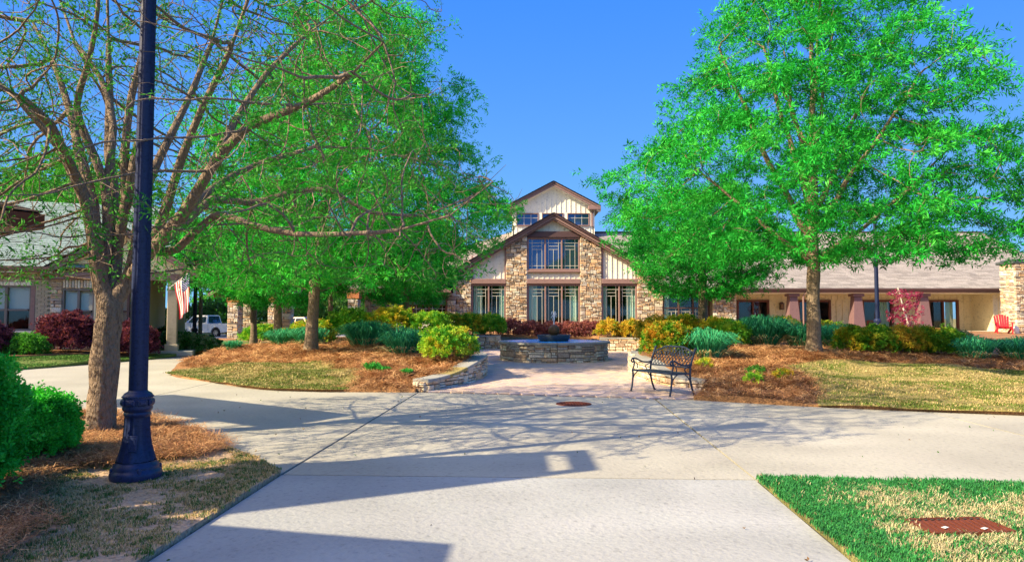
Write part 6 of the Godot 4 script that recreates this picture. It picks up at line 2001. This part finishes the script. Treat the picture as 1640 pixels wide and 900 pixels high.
func plantings() -> void:
	var s := LEAVES.shrub as Mesh
	var gold := [Color(0.078, 0.310, 0.031), Color(0.248, 0.512, 0.039), Color(0.589, 0.589, 0.046), Color(0.750, 0.558, 0.062)]
	var lime := [Color(0.062, 0.326, 0.031), Color(0.202, 0.558, 0.046), Color(0.512, 0.682, 0.078)]
	var amber := [Color(0.124, 0.341, 0.031), Color(0.558, 0.465, 0.046), Color(0.750, 0.465, 0.062), Color(0.750, 0.620, 0.093)]
	var plum := [Color(0.07, 0.02, 0.05), Color(0.16, 0.04, 0.09), Color(0.28, 0.08, 0.14)]
	var plum_red := [Color(0.14, 0.05, 0.075), Color(0.34, 0.11, 0.13), Color(0.5, 0.22, 0.2)]
	var green := [Color(0.031, 0.186, 0.031), Color(0.078, 0.341, 0.046), Color(0.155, 0.465, 0.078)]
	var teal := [Color(0.019, 0.202, 0.085), Color(0.031, 0.326, 0.155), Color(0.078, 0.419, 0.202)]
	var at := func(x: float, d: float, dy := 0.0) -> Vector3: return Vector3(x, elev(x, d) + 0.03 + dy, -d)
	# ornamental grasses
	var GR := "ornamental grass clumps"
	for q in [["dark teal grass clump left of the fountain, largest of the left island", -4.75, 22.6, 0.85, 0.85, 1500], ["teal grass clump between the dark one and the round golden shrub", -2.95, 18.9, 0.62, 0.78, 1200],
		["teal grass clump directly behind the left oak trunk", -6.9, 23.4, 0.6, 0.72, 900], ["teal grass clump left of the left oak trunk", -7.9, 23.9, 0.55, 0.68, 800], ["small grass clump at the drive edge of the left island", -9.5, 23.5, 0.35, 0.35, 300],
		["teal grass clump with straw coloured base beside the amber shrub behind the bench", 4.85, 17.4, 0.75, 0.78, 1500], ["tallest teal grass clump in front of the first glazed door", 8.6, 23.6, 0.85, 1.05, 1700], ["teal grass clump just left of the right oak trunk", 9.75, 23.2, 0.6, 0.8, 900], ["teal grass clump just right of the right oak trunk", 10.75, 22.8, 0.75, 0.82, 1200],
		["teal grass clump under the triple window on the right", 6.4, 29.5, 0.7, 0.75, 800], ["small teal grass clump by the right pillar of the gable", 4.9, 31, 0.6, 0.55, 600], ["teal grass clump at the foot of the left gable window", -1.6, 33.5, 0.5, 0.8, 500],
		["teal grass clump at the right end of the golden hedge", 12.2, 18.2, 0.6, 0.62, 1000], ["teal grass clump in front of the stone chimney", 13.3, 18.0, 0.6, 0.62, 1000], ["teal grass clump at the right edge of the picture", 14.4, 18.0, 0.6, 0.65, 1000]]:
		grass_clump(q[0], at.call(q[1], q[2]), q[3], q[4], q[5], teal, int(q[5] + q[1] * 100), GR)
	for q in [["largest of the small bright green seedlings in the left pine straw", -3.15, 15.6, 0.2, 0.24], ["bright green seedling beside the largest one", -2.85, 15.35, 0.14, 0.17], ["bright green seedling nearest the left planter wall", -2.28, 15.05, 0.14, 0.15]]:
		grass_clump(q[0], at.call(q[1], q[2]), q[3], q[4], 160, [Color(0.03, 0.3, 0.04), Color(0.06, 0.4, 0.06)], int(q[2] * 100), "seedlings in the left pine straw", "seedling")
	# golden and amber shrubs
	var GS := "golden shrubs round the plaza"
	shrub("golden_shrub", "round lime and gold shrub at the corner of the left planter wall", "shrub", at.call(-1.55, 16.6), V(0.6, 0.44, 0.55), 1500, lime + [Color(0.55, 0.45, 0.05)], s, 201, GS, 0.85)
	shrub("golden_shrub", "amber tipped shrub right behind the garden bench", "shrub", at.call(3.95, 17.4), V(0.62, 0.5, 0.55), 1600, [Color(0.05, 0.28, 0.02), Color(0.12, 0.34, 0.025), Color(0.42, 0.34, 0.03), Color(0.6, 0.32, 0.04)], s, 202, GS, 0.85)
	var row := [["leftmost golden shrub of the left island row", -7.3, 25.0, 0.75, 0.5], ["golden shrub behind the dark grass clump, at its left", -6.2, 26.5, 0.9, 0.62], ["golden shrub below the left wing window, second of three", -4.7, 26.5, 0.95, 0.66], ["golden shrub right of the window tree on the left island", -3.2, 26.5, 0.85, 0.62], ["golden shrub above the left back planter, next to last", -1.9, 31.8, 0.7, 0.55], ["green gold shrub at the right end of the left back planter", -0.95, 31.9, 0.6, 0.52], ["shrub nearest the left gable pillar in the row", -2.9, 31.9, 0.8, 0.58]]
	for k in row.size():
		var q: Array = row[k]
		shrub("golden_shrub", q[0], "shrub", at.call(q[1], q[2]), V(q[3], q[4], 0.6), 1100, gold if k % 2 == 0 else lime, s, 210 + k, GS, 1.05)
	var row2 := [["amber shrub at the left end of the right back planter", 4.25, 30.0, 0.52, 0.38, 0], ["amber shrub second from the left on the right back planter", 5.2, 29.9, 0.52, 0.38, 0], ["orange tipped shrub right of the back planter pair", 6.1, 28.4, 0.6, 0.4, 0], ["yellow green shrub under the triple window tree", 6.6, 26.4, 0.8, 0.55, 1], ["yellow green shrub right of the triple window tree", 7.6, 25.2, 0.6, 0.5, 1], ["low amber shrub between bench shrub and triple window", 5.2, 24.8, 0.7, 0.52, 0], ["gold shrub between the two right grass clumps", 7.35, 23.0, 0.5, 0.42, 2], ["gold shrub between tall grass and the right oak trunk", 10.1, 25.6, 0.6, 0.48, 1], ["gold shrub right of the right oak trunk", 11.6, 25.2, 0.8, 0.42, 1]]
	for k in row2.size():
		var q: Array = row2[k]
		shrub("golden_shrub", q[0], "shrub", at.call(q[1], q[2]), V(q[3], q[4], 0.5), 900, [amber, gold, lime][q[5]], s, 230 + k, GS, 1.0)
	var hedge := ["first golden shrub of the right lawn hedge, nearest the oak", "second golden shrub of the right lawn hedge", "third golden shrub of the right lawn hedge, below the maple", "fourth golden shrub of the right lawn hedge", "last golden shrub of the right lawn hedge, by the teal grasses"]
	for k in 5: shrub("hedge_shrub", hedge[k], "shrub", at.call(9.3 + k * 0.62, 18.7), V(0.46, 0.4, 0.42), 900, [gold, lime, amber, gold, lime][k].map(func(c): return c * 0.8), s, 250 + k, "shrubs of the hedge along the right lawn", 0.9)
	for k in 3: shrub("hedge_shrub", ["pale cream shrub behind the hedge's left half", "pale cream shrub behind the hedge's middle", "pale cream shrub behind the hedge's right end"][k], "shrub", at.call(11.6 + k * 1.0, 21.2), V(0.6, 0.36, 0.4), 500, [Color(0.15, 0.25, 0.06), Color(0.5, 0.46, 0.25)], s, 258 + k, "pale shrubs behind the right hedge", 1.0)
	# purple loropetalum along the gable and at the cottage
	for k in 5: shrub("purple_shrub", "%s purple red shrub of the low row below the gable windows" % ["leftmost", "second", "middle", "fourth", "rightmost"][k], "shrub", at.call(-0.05 + k * 0.98, 33.2, -0.1), V(0.66, 0.46, 0.5), 900, plum_red, s, 265 + k, "purple shrubs below the gable", 1.0)
	shrub("purple_shrub", "large round purple shrub under the cottage's lintelled window", "shrub", at.call(-15.2, 23.5), V(0.86, 0.8, 0.7), 3000, plum, s, 271, "purple shrubs at the cottage", 1.05)
	shrub("purple_shrub", "purple shrub at the far left edge under the cottage window", "shrub", at.call(-16.9, 22.0), V(0.72, 0.62, 0.6), 2000, plum, s, 272, "purple shrubs at the cottage", 1.05)
	shrub("purple_shrub", "purple shrub seen between tree trunk and lamp post", "shrub", at.call(-13.5, 24.6), V(0.7, 0.72, 0.6), 2200, plum, s, 273, "purple shrubs at the cottage", 1.05)
	shrub("green_shrub", "low green shrub between the two left purple shrubs", "shrub", at.call(-16.1, 22.4), V(0.42, 0.36, 0.4), 800, green, s, 274, "green shrubs at the cottage", 1.0)
	shrub("green_shrub", "low green shrub against the large purple shrub", "shrub", at.call(-15.65, 22.3), V(0.5, 0.38, 0.4), 900, green, s, 275, "green shrubs at the cottage", 1.0)
	for k in 3: shrub("green_shrub", "%s white flecked shrub of the low hedge below the flag" % ["left", "middle", "right"][k], "shrub", at.call(-13.55 + k * 0.72, 27.2), V(0.52, 0.34, 0.42), 900, [Color(0.02, 0.14, 0.03), Color(0.05, 0.25, 0.05), Color(0.4, 0.5, 0.4)], s, 280 + k, "flowering hedge below the flag", 1.0)
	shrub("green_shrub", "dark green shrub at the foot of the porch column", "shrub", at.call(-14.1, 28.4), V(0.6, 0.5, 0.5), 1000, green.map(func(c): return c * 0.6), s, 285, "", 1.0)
	shrub("golden_shrub", "golden shrub in front of the first entrance pillar", "shrub", V(-13.6, 0.1, -36.8), V(0.85, 0.5, 0.6), 1200, lime, s, 286, "golden shrubs at the entrance", 1.1)
	shrub("golden_shrub", "golden shrub between the two pairs of entrance pillars", "shrub", V(-14.4, 0.1, -40.5), V(0.95, 0.48, 0.6), 1200, gold, s, 287, "golden shrubs at the entrance", 1.1)
	# sprouts in the right pine straw
	for k in 4: shrub("sprout", ["pale sprout nearest the bench in the right pine straw", "grey green sprout behind the other sprouts", "orange tipped sprout nearest the lawn", "yellow green sprout nearest the drive"][k], "plant", at.call([4.35, 5.15, 5.35, 4.7][k], [15.6, 14.6, 13.6, 13.4][k]), V(0.16, 0.1, 0.16), 70, [gold, green, amber, lime][k], s, 290 + k, "sprouts in the right pine straw", 0.6)
	# glossy hedge at the left edge, close to the camera
	var gl := [Color(0.02, 0.34, 0.04), Color(0.04, 0.52, 0.06), Color(0.07, 0.68, 0.09), Color(0.14, 0.75, 0.12)]
	shrub("boxwood", "tall glossy green shrub cut off by the left edge", "shrub", V(-4.55, 0.06, -5.45), V(0.5, 0.76, 0.6), 8000, gl, LEAVES.box, 295, "glossy shrubs at the left edge", 1.0)
	shrub("boxwood", "lower glossy green shrub beside the many stemmed tree", "shrub", V(-4.98, 0.06, -7.2), V(0.34, 0.38, 0.36), 4200, gl, LEAVES.box, 296, "glossy shrubs at the left edge", 1.0)
	shrub("boxwood", "glossy green shrub behind the tall one at the left edge", "shrub", V(-5.5, 0.06, -6.5), V(0.55, 0.62, 0.5), 4000, gl, LEAVES.box, 297, "glossy shrubs at the left edge", 1.0)
	# red maple
	var t := thing("japanese_maple", "small crimson leaved maple in front of the porch columns", "tree", at.call(17.2, 30))
	var attr := PackedVector3Array()
	while attr.size() < 190:
		var p := V(rng.randf_range(-0.55, 0.55), rng.randf_range(0.35, 2.0), rng.randf_range(-0.5, 0.5))
		if Vector2(p.x, p.z).length() < 0.75 - absf(fmod(p.y, 0.5) - 0.25) * 1.5 + 0.1: attr.append(p)
	make_tree(t, [V(0.1, -0.1, 0), V(0.12, 0.4, 0), V(0.02, 0.8, 0), V(-0.1, 1.2, 0), V(-0.2, 1.7, 0), V(-0.3, 2.1, 0)], [0.045, 0.04, 0.035, 0.03, 0.02, 0.012], attr,
		{"step": 0.12, "infl": 1.2, "kill": 0.2, "tip": 0.004, "thin": 0.008, "bark": M.siding, "pal": [Color(0.18, 0.015, 0.07), Color(0.36, 0.04, 0.13), Color(0.5, 0.09, 0.22)], "per": 3, "scatter": 0.08, "thick": 0.4, "flat": 0.6, "gap": -0.6, "leaf": LEAVES.shrub, "seed": 7, "limb": 0.02, "most": 500})

func _ready() -> void:
	rng.seed = 20
	# camera, sky, sun, exposure
	var cam := Camera3D.new()
	cam.name = "camera"; add_child(cam)
	cam.position = V(0, 1.55, 0); cam.rotation.x = deg_to_rad(2.86)
	cam.fov = 44.5; cam.near = 0.1; cam.far = 900.0
	cam.current = true
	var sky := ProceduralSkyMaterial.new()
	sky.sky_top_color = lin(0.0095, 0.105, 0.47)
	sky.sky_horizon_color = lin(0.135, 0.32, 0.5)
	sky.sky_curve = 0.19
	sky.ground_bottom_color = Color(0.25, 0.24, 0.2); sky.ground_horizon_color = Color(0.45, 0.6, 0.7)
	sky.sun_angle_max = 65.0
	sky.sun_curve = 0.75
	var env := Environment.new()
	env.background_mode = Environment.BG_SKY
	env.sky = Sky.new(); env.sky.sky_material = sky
	env.background_energy_multiplier = 1.0
	env.tonemap_mode = Environment.TONE_MAPPER_LINEAR
	env.tonemap_exposure = 2.15
	env.sdfgi_enabled = true; env.ssao_enabled = true; env.ssil_enabled = true
	var we := WorldEnvironment.new()
	we.name = "environment"; we.environment = env; add_child(we)
	var sun := DirectionalLight3D.new()
	sun.name = "sun"; add_child(sun)
	sun.look_at_from_position(Vector3.ZERO, V(1.0, -0.78, -0.48), UP)
	sun.light_energy = 1.6; sun.light_color = Color(1.0, 0.91, 0.74); sun.light_angular_distance = 0.5
	sun.shadow_enabled = true
	# materials and shared leaf shapes
	make_materials()
	M.metal_trim = mat(lin(0.16, 0.15, 0.15), 0.4)
	make_stones()
	LEAVES.oak = spray_mesh(15, 0.32, 0.13, 0.03, 1, 0.9)
	LEAVES.ash = spray_mesh(8, 0.16, 0.075, 0.02, 2, 0.9)
	LEAVES.broad = spray_mesh(10, 0.45, 0.26, 0.13, 3, 1.0)
	LEAVES.shrub = spray_mesh(9, 0.11, 0.075, 0.034, 4, 0.8, false)
	LEAVES.box = spray_mesh(11, 0.075, 0.036, 0.02, 5, 0.7, false)
	fill_elev()
	ground()
	clubhouse()
	cottage()
	near_cottage()
	canopy()
	chimney()
	plant_trees()
	fountain()
	bench()
	var lp := lamp()
	for q in [["slim dark lamp post beyond the left drive near the flag", V(-14.0, 0.2, -30.3)], ["slim blue grey lamp post before the porch right of the oak", V(14.9, 0.6, -28.0)]]:
		var c: Node3D = lp.duplicate()
		c.name = numbered("lamp_post"); add_child(c)
		c.position = q[1]; c.set_meta("label", q[0])
	flag()
	vehicle("pickup_truck", "white pickup truck parked beyond the hedge below the flag", "truck", V(-26.6, base_drop(-26, 60) - 0.05, -60), deg_to_rad(-16), M.paint_white, true)
	vehicle("parked_car", "tan car with red tail lamps parked right of the entrance pillars", "car", V(-19.1, base_drop(-19, 60) + 0.03, -60), deg_to_rad(-14), M.paint_tan, false)
	adirondack()
	manhole()
	grate()
	plantings()
